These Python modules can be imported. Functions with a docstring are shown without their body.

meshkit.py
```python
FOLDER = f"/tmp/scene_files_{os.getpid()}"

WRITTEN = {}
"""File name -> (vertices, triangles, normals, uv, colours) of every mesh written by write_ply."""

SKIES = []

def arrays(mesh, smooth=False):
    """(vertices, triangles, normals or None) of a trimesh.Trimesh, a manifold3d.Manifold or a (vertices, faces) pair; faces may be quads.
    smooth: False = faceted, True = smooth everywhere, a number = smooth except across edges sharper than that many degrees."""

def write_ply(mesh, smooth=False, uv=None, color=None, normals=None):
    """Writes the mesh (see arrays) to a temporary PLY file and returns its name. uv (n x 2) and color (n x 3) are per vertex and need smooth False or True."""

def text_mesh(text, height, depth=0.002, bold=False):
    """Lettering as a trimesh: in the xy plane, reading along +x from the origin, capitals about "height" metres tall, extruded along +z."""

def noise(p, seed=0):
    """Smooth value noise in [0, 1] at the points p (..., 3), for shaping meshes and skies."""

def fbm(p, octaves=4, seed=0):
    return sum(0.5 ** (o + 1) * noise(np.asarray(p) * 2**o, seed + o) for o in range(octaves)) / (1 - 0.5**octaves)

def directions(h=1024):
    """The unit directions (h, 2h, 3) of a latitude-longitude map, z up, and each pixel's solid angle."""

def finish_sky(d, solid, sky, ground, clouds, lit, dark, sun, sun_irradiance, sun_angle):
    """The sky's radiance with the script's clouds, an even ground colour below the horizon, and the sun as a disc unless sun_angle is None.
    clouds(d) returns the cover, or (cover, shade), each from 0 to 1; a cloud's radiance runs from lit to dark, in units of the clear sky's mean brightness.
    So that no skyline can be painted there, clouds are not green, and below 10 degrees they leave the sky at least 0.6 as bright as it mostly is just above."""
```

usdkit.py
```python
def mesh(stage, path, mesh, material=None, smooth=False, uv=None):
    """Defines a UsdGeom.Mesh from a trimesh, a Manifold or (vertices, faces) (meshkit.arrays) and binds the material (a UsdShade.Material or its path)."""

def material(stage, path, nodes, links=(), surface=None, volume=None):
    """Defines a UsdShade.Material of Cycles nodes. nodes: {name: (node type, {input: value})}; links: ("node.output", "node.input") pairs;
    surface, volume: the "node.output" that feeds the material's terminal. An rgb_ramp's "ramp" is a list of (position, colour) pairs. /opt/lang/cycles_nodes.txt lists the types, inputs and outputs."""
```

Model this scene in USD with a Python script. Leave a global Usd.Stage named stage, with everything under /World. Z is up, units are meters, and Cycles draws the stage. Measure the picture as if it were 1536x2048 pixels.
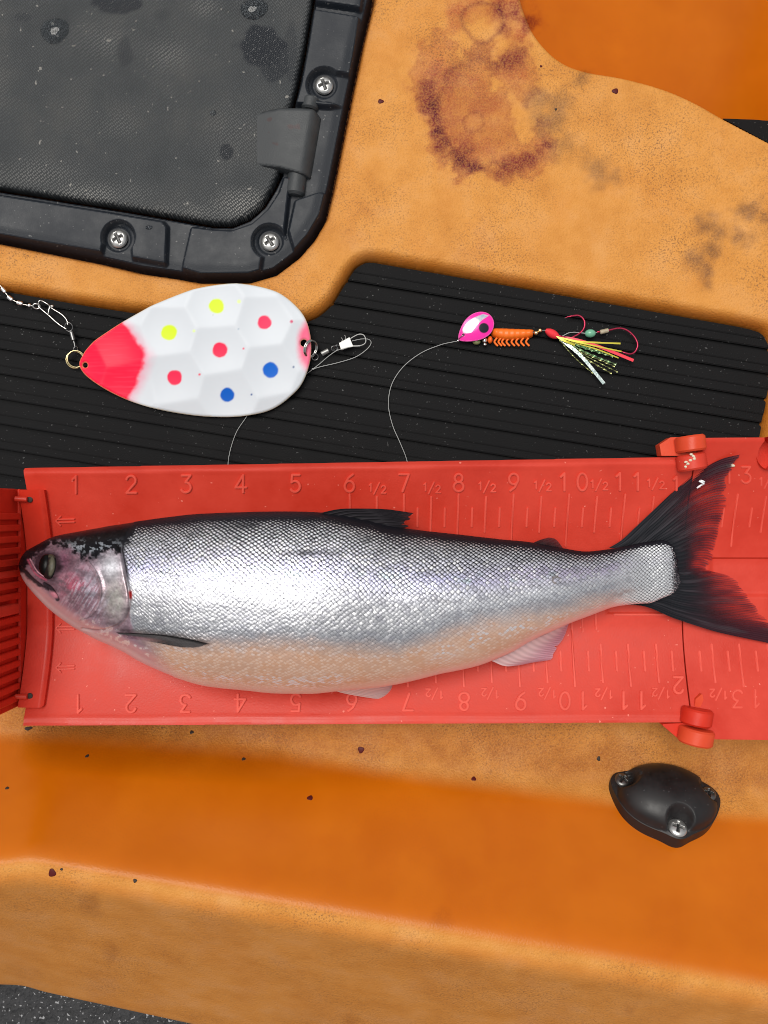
import math, random
import numpy as np
import trimesh, shapely
from shapely.geometry import Polygon, LineString, Point, box as sbox
from shapely.ops import unary_union
from shapely import affinity
from scipy.spatial import cKDTree
from scipy.interpolate import PchipInterpolator
from pxr import Usd, UsdGeom, UsdLux, UsdShade, Sdf, Gf, Vt
import usdkit, meshkit

random.seed(7)
RNG = np.random.default_rng(7)
stage = Usd.Stage.CreateInMemory()
UsdGeom.SetStageUpAxis(stage, "Z")
UsdGeom.SetStageMetersPerUnit(stage, 1.0)
UsdGeom.Xform.Define(stage, "/World")
UsdGeom.Scope.Define(stage, "/World/Looks")

# ------------------------------------------------------------------ camera, sky, sun, exposure
D = 0.40            # camera height above the deck (m)
S0 = 0.000236       # metres per photograph pixel on the deck (z = 0)
EXPOSURE = 0.87
cam = UsdGeom.Camera.Define(stage, "/World/camera")
cam.AddTranslateOp().Set(Gf.Vec3d(0, 0, D))
cam.CreateFocalLengthAttr(26.0)
cam.CreateHorizontalApertureAttr(26.0 * 1536 * S0 / D)
cam.CreateVerticalApertureAttr(26.0 * 2048 * S0 / D)
cam.CreateClippingRangeAttr(Gf.Vec2f(0.02, 1000))
cam.CreateExposureAttr(EXPOSURE)

SUN_DIR = np.array([-0.20, 0.24, 1.0]); SUN_DIR /= np.linalg.norm(SUN_DIR)
elev = math.asin(SUN_DIR[2]); rot = math.atan2(SUN_DIR[0], SUN_DIR[1])
usdkit.material(stage, "/World/Looks/sky_look", {
    "sky": ("sky_texture", {"sky_type": "single_scattering", "sun_disc": False, "sun_elevation": elev, "sun_rotation": rot}),
    "tc": ("texture_coordinate", {}),
    "n": ("noise_texture", {"scale": 2.2, "detail": 4, "roughness": 0.5}),
    "cl": ("rgb_ramp", {"ramp": [(0.3, (1.75, 1.82, 1.92)), (0.7, (3.3, 3.33, 3.36))]}),
    "cov": ("map_range", {"from_min": 0.2, "from_max": 0.55, "to_min": 0.82, "to_max": 1.0, "clamp": True}),
    "m": ("mix_color", {"use_clamp": False}),
    "bg": ("background_shader", {"strength": 0.085})},
    [("tc.generated", "n.vector"), ("n.fac", "cl.fac"), ("n.fac", "cov.value"), ("cov.result", "m.fac"),
     ("sky.color", "m.a"), ("cl.color", "m.b"), ("m.result", "bg.color")], surface="bg.background")
dome = UsdLux.DomeLight.Define(stage, "/World/sky")
dome.CreateIntensityAttr(1.0)
UsdShade.MaterialBindingAPI.Apply(dome.GetPrim()).Bind(UsdShade.Material.Get(stage, "/World/Looks/sky_look"))
dome.GetPrim().SetCustomDataByKey("kind", "structure")
sun = UsdLux.DistantLight.Define(stage, "/World/sun")
sun.CreateIntensityAttr(0.4); sun.CreateAngleAttr(36.0); sun.CreateNormalizeAttr(True)
sun.CreateColorAttr(Gf.Vec3f(1.0, 0.96, 0.9))
q = Gf.Rotation(Gf.Vec3d(0, 0, 1), Gf.Vec3d(*map(float, SUN_DIR)))
sun.AddOrientOp(UsdGeom.XformOp.PrecisionDouble).Set(Gf.Quatd(q.GetQuat()))

# ------------------------------------------------------------------ helpers
def P(px, py, z=0.0):
    """World point at height z that lies under a spot measured in the photograph."""
    k = S0 * (D - np.asarray(z, float)) / D
    return np.stack(np.broadcast_arrays((np.asarray(px, float) - 768) * k, (1024 - np.asarray(py, float)) * k, np.asarray(z, float)), -1)

def PX(p):
    k = D / (S0 * (D - p[..., 2]))
    return 768 + p[..., 0] * k, 1024 - p[..., 1] * k

def W(pts, z=0.0):
    a = np.asarray(pts, float)
    return P(a[:, 0], a[:, 1], z)[:, :2]

def sst(x, a, b):
    t = np.clip((np.asarray(x, float) - a) / (b - a), 0, 1)
    return t * t * (3 - 2 * t)

def lin(r, g, b):
    f = lambda c: ((c / 255 + 0.055) / 1.055) ** 2.4 if c > 10 else c / 255 / 12.92
    return np.array([f(r), f(g), f(b)])

def catmull(pts, closed=True, n=8):
    p = np.asarray(pts, float)
    if closed:
        q = np.vstack([p[-1:], p, p[:2]])
    else:
        q = np.vstack([2 * p[:1] - p[1:2], p, 2 * p[-1:] - p[-2:-1]])
    t = np.linspace(0, 1, n, endpoint=False)[:, None]
    out = []
    for i in range(1, len(q) - 2):
        a, b, c, d = q[i - 1], q[i], q[i + 1], q[i + 2]
        out.append(0.5 * (2 * b + (c - a) * t + (2 * a - 5 * b + 4 * c - d) * t ** 2 + (3 * b - a - 3 * c + d) * t ** 3))
    out = np.vstack(out)
    return out if closed else np.vstack([out, p[-1:]])

def densify(line, step):
    line = np.asarray(line, float)
    out = []
    for a, b in zip(line[:-1], line[1:]):
        k = max(1, int(np.linalg.norm(b - a) / step))
        out.append(a + (b - a) * np.linspace(0, 1, k, endpoint=False)[:, None])
    out.append(line[-1:])
    return np.vstack(out)

def rings(poly):
    for g in getattr(poly, "geoms", [poly]):
        yield np.asarray(g.exterior.coords)[:, :2]
        for i in g.interiors:
            yield np.asarray(i.coords)[:, :2]

def sdf(poly, X, Y, step=0.0002):
    """Signed distance (negative inside) to a shapely polygon."""
    pts = np.vstack([densify(r, step) for r in rings(poly)])
    xy = np.stack([X.ravel(), Y.ravel()], 1)
    d = cKDTree(pts).query(xy)[0]
    ins = shapely.contains_xy(poly, xy[:, 0], xy[:, 1])
    return np.where(ins, -d, d).reshape(X.shape)

def poly(pts, z=0.0, smooth=True, n=6):
    w = W(pts, z)
    g = Polygon(catmull(w, True, n) if smooth else w)
    return g if g.is_valid else g.buffer(0)

def grid_faces(nx, ny):
    i, j = np.meshgrid(np.arange(ny - 1), np.arange(nx - 1), indexing="ij")
    a = (i * nx + j).ravel(); b = a + 1; c = a + nx; d = c + 1
    return np.vstack([np.stack([a, b, d], 1), np.stack([a, d, c], 1)])

def hgrid(x0, x1, y0, y1, h):
    xs = np.linspace(x0, x1, int(round((x1 - x0) / h)) + 1); ys = np.linspace(y0, y1, int(round((y1 - y0) / h)) + 1)
    X, Y = np.meshgrid(xs, ys)
    return X, Y, grid_faces(len(xs), len(ys))

def compact(v, f):
    used = np.unique(f); m = np.full(len(v), -1); m[used] = np.arange(len(used))
    return v[used], m[f], used

def sheet(pg, h, zf, thick):
    """A plate with the outline pg: top z = zf(X, Y), thick downwards. Returns (vertices, faces, top vertex count, distance to the edge)."""
    x0, y0, x1, y1 = pg.bounds
    X, Y, f = hgrid(x0 - 2 * h, x1 + 2 * h, y0 - 2 * h, y1 + 2 * h, h)
    d = sdf(pg, X, Y, h * 0.25)
    gy, gx = np.gradient(d, h)
    n = np.hypot(gx, gy) + 1e-9
    near = np.abs(d) < 0.75 * h
    X = np.where(near, X - d * gx / n, X); Y = np.where(near, Y - d * gy / n, Y); d = np.where(near, 0, d)
    dv = d.ravel()[f]
    f = f[(dv.max(1) <= 1e-12) & (dv.min(1) < 0)]
    v = np.stack([X.ravel(), Y.ravel()], 1)
    v, f, used = compact(v, f)
    dd = d.ravel()[used]
    z = zf(v[:, 0], v[:, 1], dd)
    n = len(v)
    top = np.column_stack([v, z]); bot = np.column_stack([v, z - thick])
    e = np.vstack([f[:, [0, 1]], f[:, [1, 2]], f[:, [2, 0]]])
    key = np.sort(e, 1); key = key[:, 0] * n + key[:, 1]
    _, idx, cnt = np.unique(key, return_index=True, return_counts=True)
    be = e[idx[cnt == 1]]
    walls = np.vstack([np.stack([be[:, 0], be[:, 0] + n, be[:, 1] + n], 1), np.stack([be[:, 0], be[:, 1] + n, be[:, 1]], 1)])
    return np.vstack([top, bot]), np.vstack([f, f[:, ::-1] + n, walls]), n, dd

def tube(pts, r, sides=8, closed=False, cap=True):
    p = np.asarray(pts, float)
    if closed:
        t = np.roll(p, -1, 0) - np.roll(p, 1, 0)
    else:
        t = np.gradient(p, axis=0)
    t /= np.linalg.norm(t, axis=1, keepdims=True) + 1e-12
    ref = np.array([0.31, 0.22, 0.92])
    a = np.cross(t, ref); a /= np.linalg.norm(a, axis=1, keepdims=True) + 1e-12
    b = np.cross(t, a)
    ang = np.arange(sides) * 2 * np.pi / sides
    rr = np.broadcast_to(np.asarray(r, float), (len(p),))
    v = p[:, None] + rr[:, None, None] * (np.cos(ang)[None, :, None] * a[:, None] + np.sin(ang)[None, :, None] * b[:, None])
    m = len(p); segs = m if closed else m - 1
    i, j = np.meshgrid(np.arange(segs), np.arange(sides), indexing="ij")
    i2 = (i + 1) % m; j2 = (j + 1) % sides
    qd = np.stack([i * sides + j, i2 * sides + j, i2 * sides + j2, i * sides + j2], -1).reshape(-1, 4)
    f = np.vstack([qd[:, [0, 1, 2]], qd[:, [0, 2, 3]]])
    v = v.reshape(-1, 3)
    if cap and not closed:
        n = len(v); v = np.vstack([v, p[:1], p[-1:]])
        k = np.arange(sides); k2 = (k + 1) % sides
        f = np.vstack([f, np.stack([np.full(sides, n), k, k2], 1), np.stack([np.full(sides, n + 1), (m - 1) * sides + k2, (m - 1) * sides + k], 1)])
    return trimesh.Trimesh(v, f, process=False)

def ptube(pts, r, sides=8, n=6, closed=False):
    """Tube through (px, py, z) spots."""
    a = np.asarray(pts, float)
    w = P(a[:, 0], a[:, 1], a[:, 2])
    return tube(catmull(w, closed, n) if n else w, r, sides, closed)

def rod(a, b, r, sides=20, bevel=0.0):
    a, b = np.asarray(a, float), np.asarray(b, float)
    L = np.linalg.norm(b - a); u = (b - a) / L
    bv = bevel or r * 0.12
    s = [0, 0, bv, L - bv, L, L]; rr = [1e-6, r - bv, r, r, r - bv, 1e-6]
    return tube(np.array([a + u * x for x in s]), rr, sides, cap=False)

def ell(c, rx, ry, rz, sub=3):
    m = trimesh.creation.icosphere(subdivisions=sub); m.vertices *= [rx, ry, rz]; m.vertices += np.asarray(c)
    return m

def cat(*ms):
    return trimesh.util.concatenate(list(ms))

def rbox(x0, x1, y0, y1, z0, z1, c=0.0006):
    """Box with chamfered edges."""
    v = [(x, y, z) for x in (x0, x1) for y in (y0, y1) for z in (z0, z1)]
    pts = []
    cx, cy, cz = (x0 + x1) / 2, (y0 + y1) / 2, (z0 + z1) / 2
    for x, y, z in v:
        sx, sy, sz = np.sign(x - cx), np.sign(y - cy), np.sign(z - cz)
        pts += [(x - sx * c, y - sy * c, z), (x - sx * c, y, z - sz * c), (x, y - sy * c, z - sz * c)]
    return trimesh.convex.convex_hull(np.array(pts))

TAKEN = {}
def path_for(parent, name):
    k = (parent, name); n = TAKEN.get(k, 0); TAKEN[k] = n + 1
    return f"{parent}/{name}" + (f"_{n:03d}" if n else "")

def obj(parent, name, mesh, look, smooth=30, label=None, prim=None, kind=None):
    p = path_for(parent, name)
    m = usdkit.mesh(stage, p, mesh, f"/World/Looks/{look}", smooth=smooth)
    if prim:
        api = UsdGeom.PrimvarsAPI(m)
        for k, a in prim.items():
            a = np.asarray(a, np.float32)
            if a.ndim == 2:
                api.CreatePrimvar(k, Sdf.ValueTypeNames.Color3fArray, "vertex").Set(Vt.Vec3fArray.FromNumpy(a))
            else:
                api.CreatePrimvar(k, Sdf.ValueTypeNames.FloatArray, "vertex").Set(Vt.FloatArray.FromNumpy(a))
    if label: m.GetPrim().SetCustomDataByKey("label", label)
    if kind: m.GetPrim().SetCustomDataByKey("kind", kind)
    return p

def tag(p, label, cat_, group=None):
    pr = stage.GetPrimAtPath(p)
    pr.SetCustomDataByKey("label", label); pr.SetCustomDataByKey("category", cat_)
    if group: pr.SetCustomDataByKey("group", group)
    return p

def thing(name, label, cat_, group=None):
    p = path_for("/World", name); UsdGeom.Xform.Define(stage, p)
    return tag(p, label, cat_, group)

# ------------------------------------------------------------------ materials
L = "/World/Looks/"
def plain(name, color, rough=0.5, metal=0.0, **kw):
    usdkit.material(stage, L + name, {"p": ("principled_bsdf", {"base_color": color, "roughness": rough, "metallic": metal, **kw})}, surface="p.BSDF")

def noisy(name, c0, c1, rough=(0.4, 0.6), scale=60, bump_scale=900, bump=0.0003, bstr=0.3, metal=0.0, speck=None, detail=5, **kw):
    """Two-tone plastic or metal with blotches, uneven gloss, fine relief and optional specks."""
    nodes = {"g": ("geometry", {}),
             "n": ("noise_texture", {"scale": scale, "detail": detail, "roughness": 0.65}),
             "r": ("rgb_ramp", {"ramp": [(0.32, c0), (0.68, c1)]}),
             "n2": ("noise_texture", {"scale": bump_scale, "detail": 3}),
             "b": ("bump", {"distance": bump, "strength": bstr}),
             "rr": ("map_range", {"from_min": 0.3, "from_max": 0.7, "to_min": rough[0], "to_max": rough[1], "clamp": True}),
             "p": ("principled_bsdf", {"metallic": metal, **kw})}
    links = [("g.position", "n.vector"), ("g.position", "n2.vector"), ("n.fac", "r.fac"), ("n2.fac", "b.height"), ("b.normal", "p.normal"), ("n.fac", "rr.value"), ("rr.result", "p.roughness")]
    if speck:
        nodes["ns"] = ("noise_texture", {"scale": speck[1], "detail": 1})
        nodes["rs"] = ("rgb_ramp", {"ramp": [(speck[2], (0, 0, 0)), (speck[2] + 0.04, (1, 1, 1))]})
        nodes["ms"] = ("mix_color", {"b": speck[0]})
        links += [("g.position", "ns.vector"), ("ns.fac", "rs.fac"), ("rs.color", "ms.fac"), ("r.color", "ms.a"), ("ms.result", "p.base_color")]
    else:
        links.append(("r.color", "p.base_color"))
    usdkit.material(stage, L + name, nodes, links, surface="p.BSDF")

# hull: pebbled faded orange where "gloss" is 0, smooth strong orange where it is 1; "tint" carries stains and painted shade
usdkit.material(stage, L + "hull_plastic", {
    "g": ("geometry", {}), "tint": ("attribute", {"attribute": "tint"}), "gl": ("attribute", {"attribute": "gloss"}),
    "n1": ("noise_texture", {"scale": 55, "detail": 5, "roughness": 0.6}),
    "ra": ("rgb_ramp", {"ramp": [(0.3, (0.57, 0.225, 0.036)), (0.5, (0.65, 0.275, 0.054)), (0.72, (0.68, 0.315, 0.088))]}),
    "n3": ("noise_texture", {"scale": 30, "detail": 3}),
    "rb": ("rgb_ramp", {"ramp": [(0.3, (0.51, 0.116, 0.001)), (0.7, (0.58, 0.142, 0.003))]}),
    "m1": ("mix_color", {}), "m2": ("mix_color", {"blend_type": "multiply", "use_clamp": False}),
    "ns": ("noise_texture", {"scale": 1250, "detail": 2, "roughness": 0.6}),
    "rs": ("rgb_ramp", {"ramp": [(0.50, (0, 0, 0)), (0.68, (1, 1, 1))]}),
    "tf": ("map_range", {"from_min": 0.35, "from_max": 0.62, "to_min": 0.70, "to_max": 1.12, "clamp": True}),
    "nz": ("noise_texture", {"scale": 26, "detail": 4}),
    "rz": ("map_range", {"from_min": 0.38, "from_max": 0.68, "to_min": 0.05, "to_max": 0.72, "clamp": True}),
    "inv": ("math", {"math_type": "multiply_add", "value2": -0.93, "value3": 1.0}),
    "k1": ("math", {"math_type": "multiply"}), "k2": ("math", {"math_type": "multiply"}),
    "m3": ("mix_color", {"b": (0.11, 0.048, 0.022)}),
    "nb": ("noise_texture", {"scale": 1100, "detail": 2, "roughness": 0.6}),
    "bs": ("math", {"math_type": "multiply", "value2": 0.8}),
    "b": ("bump", {"distance": 0.0006}),
    "ro": ("map_range", {"from_min": 0, "from_max": 1, "to_min": 0.6, "to_max": 0.27}),
    "p": ("principled_bsdf", {"specular_ior_level": 0.28})},
    [("g.position", "n1.vector"), ("g.position", "n3.vector"), ("g.position", "ns.vector"), ("g.position", "nz.vector"), ("g.position", "nb.vector"),
     ("n1.fac", "ra.fac"), ("n3.fac", "rb.fac"), ("ra.color", "m1.a"), ("rb.color", "m1.b"), ("gl.fac", "m1.fac"),
     ("m1.result", "m2.a"), ("tint.color", "m2.b"), ("ns.fac", "rs.fac"), ("nb.fac", "tf.value"), ("tf.result", "m2.fac"), ("nz.fac", "rz.value"), ("gl.fac", "inv.value1"),
     ("rs.color", "k1.value1"), ("rz.result", "k1.value2"), ("k1.value", "k2.value1"), ("inv.value", "k2.value2"),
     ("m2.result", "m3.a"), ("k2.value", "m3.fac"), ("m3.result", "p.base_color"),
     ("nb.fac", "b.height"), ("inv.value", "bs.value1"), ("bs.value", "b.strength"), ("b.normal", "p.normal"),
     ("gl.fac", "ro.value"), ("ro.result", "p.roughness")], surface="p.BSDF")

noisy("asphalt", (0.010, 0.010, 0.011), (0.045, 0.045, 0.048), (0.6, 0.9), 130, 260, 0.004, 1.0, speck=((0.32, 0.32, 0.33), 420, 0.66))
noisy("mat_foam", (0.0040, 0.0040, 0.0045), (0.0095, 0.0095, 0.0102), (0.62, 0.85), 45, 1500, 0.0005, 0.6, speck=((0.09, 0.09, 0.09), 900, 0.73), specular_ior_level=0.16)
noisy("frame_plastic", (0.0085, 0.012, 0.018), (0.017, 0.020, 0.026), (0.42, 0.62), 60, 1500, 0.0002, 0.25, speck=((0.12, 0.12, 0.12), 700, 0.72), specular_ior_level=0.35)
noisy("hinge_plastic", (0.026, 0.030, 0.033), (0.046, 0.049, 0.052), (0.5, 0.7), 90, 1500, 0.0003, 0.4, speck=((0.042, 0.026, 0.027), 160, 0.66))
noisy("black_cover", (0.0055, 0.005, 0.0055), (0.012, 0.010, 0.011), (0.38, 0.62), 120, 1700, 0.0001, 0.2, speck=((0.05, 0.05, 0.05), 800, 0.74))
noisy("steel", (0.42, 0.42, 0.41), (0.68, 0.67, 0.65), (0.3, 0.5), 700, 1500, 0.0001, 0.2, metal=1.0)
noisy("slot_dark", (0.01, 0.01, 0.01), (0.03, 0.03, 0.03), (0.6, 0.8), 300)
noisy("red_plastic", (0.53, 0.034, 0.018), (0.64, 0.051, 0.028), (0.26, 0.55), 28, 1300, 0.0002, 0.25, speck=((0.80, 0.20, 0.15), 520, 0.76), specular_ior_level=0.3)
noisy("red_plastic_worn", (0.68, 0.075, 0.048), (0.78, 0.10, 0.066), (0.36, 0.52), 45, 1300, 0.0002, 0.25, specular_ior_level=0.3)
noisy("red_plastic_deep", (0.55, 0.026, 0.012), (0.66, 0.038, 0.016), (0.36, 0.5), 60, 1300, 0.0002, 0.25, specular_ior_level=0.3)
noisy("red_orange_plastic", (0.62, 0.058, 0.020), (0.70, 0.075, 0.028), (0.36, 0.5), 60, 1300, 0.0002, 0.25, specular_ior_level=0.3)
noisy("scrap_flesh", (0.62, 0.52, 0.36), (0.80, 0.74, 0.60), (0.4, 0.6), 400, 900, 0.0006, 0.8)
noisy("scrap_white", (0.75, 0.78, 0.8), (0.88, 0.9, 0.92), (0.2, 0.35), 400, 900, 0.0004, 0.6)
plain("blood", (0.085, 0.008, 0.008), 0.5, specular_ior_level=0.2)
plain("grime", (0.03, 0.018, 0.012), 0.7)
plain("chrome_wire", (0.62, 0.61, 0.58), 0.22, 1.0)
plain("gold_wire", (0.66, 0.55, 0.30), 0.22, 1.0)
plain("dark_wire", (0.20, 0.20, 0.20), 0.35, 1.0)
plain("sleeve_metal", (0.34, 0.34, 0.33), 0.45, 0.8)
plain("bright_metal", (0.85, 0.85, 0.85), 0.15, 1.0)
plain("gold", (0.85, 0.68, 0.36), 0.18, 1.0)
plain("line_nylon", (0.42, 0.43, 0.42), 0.3)
plain("orange_soft", (0.92, 0.17, 0.012), 0.42)
plain("orange_bead", (0.85, 0.13, 0.012), 0.25)
plain("green_bead", (0.16, 0.42, 0.28), 0.25)
plain("olive_bead", (0.22, 0.23, 0.10), 0.25)
plain("red_thread", (0.78, 0.035, 0.05), 0.6)
plain("red_hook", (0.42, 0.03, 0.075), 0.28, 0.7)
plain("tinsel_red", (0.80, 0.045, 0.07), 0.28)
plain("tinsel_yellow", (0.62, 0.55, 0.06), 0.25, 0.4)
noisy("tinsel_green", (0.05, 0.26, 0.12), (0.48, 0.62, 0.30), (0.15, 0.3), 900, metal=0.6)
noisy("tinsel_olive", (0.12, 0.16, 0.04), (0.5, 0.5, 0.22), (0.15, 0.3), 900, metal=0.6)
noisy("tinsel_silver", (0.50, 0.70, 0.66), (0.88, 0.92, 0.90), (0.15, 0.3), 500, metal=0.7)
noisy("wrap_tan", (0.28, 0.24, 0.16), (0.5, 0.44, 0.32), (0.4, 0.6), 900)
plain("eye_black", (0.003, 0.003, 0.003), 0.3, specular_ior_level=0.12)
noisy("iris_gold", (0.008, 0.007, 0.005), (0.11, 0.095, 0.06), (0.3, 0.5), 420, metal=0.3)
usdkit.material(stage, L + "water", {"p": ("principled_bsdf", {"base_color": (0.9, 0.95, 1.0), "roughness": 0.06, "ior": 1.33, "transmission_weight": 1.0})}, surface="p.BSDF")

def vcol(name, rough=0.3, metal_attr=False, extra=None, bump=None, rough_attr=False):
    """Colour (and metalness) from the mesh's own paint."""
    nodes = {"c": ("attribute", {"attribute": "col"}), "p": ("principled_bsdf", {"roughness": rough, **(extra or {})})}
    links = [("c.color", "p.base_color")]
    if metal_attr:
        nodes["m"] = ("attribute", {"attribute": "met"}); links.append(("m.fac", "p.metallic"))
    if rough_attr:
        nodes["ra"] = ("attribute", {"attribute": "rgh"}); links.append(("ra.fac", "p.roughness"))
    if bump:
        nodes.update({"g": ("geometry", {}), "n": ("noise_texture", {"scale": bump[0], "detail": 3}), "b": ("bump", {"distance": bump[1], "strength": bump[2]})})
        links += [("g.position", "n.vector"), ("n.fac", "b.height"), ("b.normal", "p.normal")]
    usdkit.material(stage, L + name, nodes, links, surface="p.BSDF")

vcol("lure_enamel", 0.34, extra={"specular_ior_level": 0.16}, bump=(60, 0.0006, 0.12))
vcol("spinner_enamel", 0.18, metal_attr=True)
vcol("fish_skin", 0.3, metal_attr=True, rough_attr=True, extra={"specular_ior_level": 0.10}, bump=(1100, 0.00012, 0.35))
vcol("iris_paint", 0.38, extra={"specular_ior_level": 0.2})
vcol("screw_steel", 0.36, metal_attr=True)
usdkit.material(stage, L + "fin_membrane", {
    "c": ("attribute", {"attribute": "col"}), "a": ("attribute", {"attribute": "opa"}),
    "p": ("principled_bsdf", {"roughness": 0.5, "specular_ior_level": 0.12}), "t": ("transparent_bsdf", {"color": (0.95, 0.90, 0.92)}), "m": ("mix_closure", {})},
    [("c.color", "p.base_color"), ("a.fac", "m.fac"), ("t.BSDF", "m.closure1"), ("p.BSDF", "m.closure2")], surface="m.closure")

# hatch lid: dusty woven non-slip texture
usdkit.material(stage, L + "lid_rubber", {
    "g": ("geometry", {}), "wear": ("attribute", {"attribute": "wear"}), "wet": ("attribute", {"attribute": "wet"}),
    "mp": ("mapping", {"rotation": (0, 0, 0.12), "scale": (1, 1, 1)}),
    "mq": ("mapping", {"rotation": (0, 0, 0.12 + math.pi / 4)}),
    "ms": ("mapping", {"scale": (1.0, 1.55, 1.0)}),
    "vo": ("voronoi_texture", {"dimensions": "2D", "scale": 690, "randomness": 0.28}),
    "mw": ("map_range", {"from_min": 0.08, "from_max": 0.62, "to_min": 1.0, "to_max": 0.0, "clamp": True}),
    "n": ("noise_texture", {"scale": 35, "detail": 5, "roughness": 0.65}),
    "r": ("rgb_ramp", {"ramp": [(0.3, (0.029, 0.033, 0.036)), (0.5, (0.042, 0.046, 0.049)), (0.72, (0.060, 0.061, 0.060))]}),
    "pit": ("mix_color", {"blend_type": "multiply", "fac": 1.0}),
    "pr": ("rgb_ramp", {"ramp": [(0.15, (0.55, 0.55, 0.55)), (0.75, (1.22, 1.22, 1.22))]}),
    "wk": ("math", {"math_type": "multiply"}), "wr": ("rgb_ramp", {"ramp": [(0.4, (0, 0, 0)), (0.8, (1, 1, 1))]}),
    "mwear": ("mix_color", {"b": (0.30, 0.29, 0.27)}),
    "mwet": ("mix_color", {"b": (0.0085, 0.0105, 0.0145)}),
    "ns": ("noise_texture", {"scale": 420, "detail": 1}), "rs": ("rgb_ramp", {"ramp": [(0.735, (0, 0, 0)), (0.77, (1, 1, 1))]}), "msp": ("mix_color", {"b": (0.24, 0.23, 0.21)}),
    "ro": ("map_range", {"from_min": 0, "from_max": 1, "to_min": 0.62, "to_max": 0.25}),
    "b": ("bump", {"distance": 0.0006, "strength": 0.55}), "p": ("principled_bsdf", {})},
    [("g.position", "mp.vector"), ("g.position", "mq.vector"), ("mq.vector", "ms.vector"), ("ms.vector", "vo.vector"), ("vo.distance", "mw.value"), ("g.position", "n.vector"), ("n.fac", "r.fac"),
     ("mw.result", "pr.fac"), ("r.color", "pit.a"), ("pr.color", "pit.b"), ("mw.result", "wr.fac"), ("wr.color", "wk.value1"), ("wear.fac", "wk.value2"),
     ("pit.result", "mwear.a"), ("wk.value", "mwear.fac"), ("mwear.result", "msp.a"), ("g.position", "ns.vector"), ("ns.fac", "rs.fac"), ("rs.color", "msp.fac"),
     ("msp.result", "mwet.a"), ("wet.fac", "mwet.fac"), ("mwet.result", "p.base_color"), ("wet.fac", "ro.value"), ("ro.result", "p.roughness"),
     ("mw.result", "b.height"), ("b.normal", "p.normal")], surface="p.BSDF")

# ------------------------------------------------------------------ ground
ZG = -0.26
X, Y, F = hgrid(-3, 3, -3, 3, 0.25)
obj("/World", "ground", (np.column_stack([X.ravel(), Y.ravel(), np.full(X.size, ZG)]), F), "asphalt", smooth=False, kind="structure")

# ------------------------------------------------------------------ kayak hull
kayak = thing("kayak", "orange moulded plastic kayak deck with black hatch and ribbed footwell mat under everything else", "kayak")

HATCH = [(760, -90), (748, 0), (727, 85), (703, 200), (683, 300), (668, 375), (652, 438), (627, 480), (597, 514), (552, 548), (500, 563), (400, 564), (350, 555), (280, 545), (200, 526), (120, 510), (0, 486), (-180, 455), (-400, 410), (-400, -300), (300, -300), (700, -300)]
hatch_poly = Polygon(W(HATCH)).buffer(0.004).buffer(-0.004)
MAT_Z = -0.006
MAT = [(-420, 505), (-150, 552), (0, 577), (95, 594), (169, 607), (260, 621), (400, 641), (520, 651), (580, 649), (615, 639), (641, 626), (662, 606), (682, 575), (703, 541), (722, 525), (746, 520), (800, 529), (1100, 582), (1400, 635), (1505, 655), (1535, 672), (1548, 705), (1546, 760), (1530, 845), (1516, 920), (1496, 1010), (1480, 1200), (1460, 1360), (1420, 1395), (1300, 1400), (700, 1390), (100, 1372), (-100, 1365), (-420, 1360)]
mat_poly = poly(MAT, -0.004)
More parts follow.
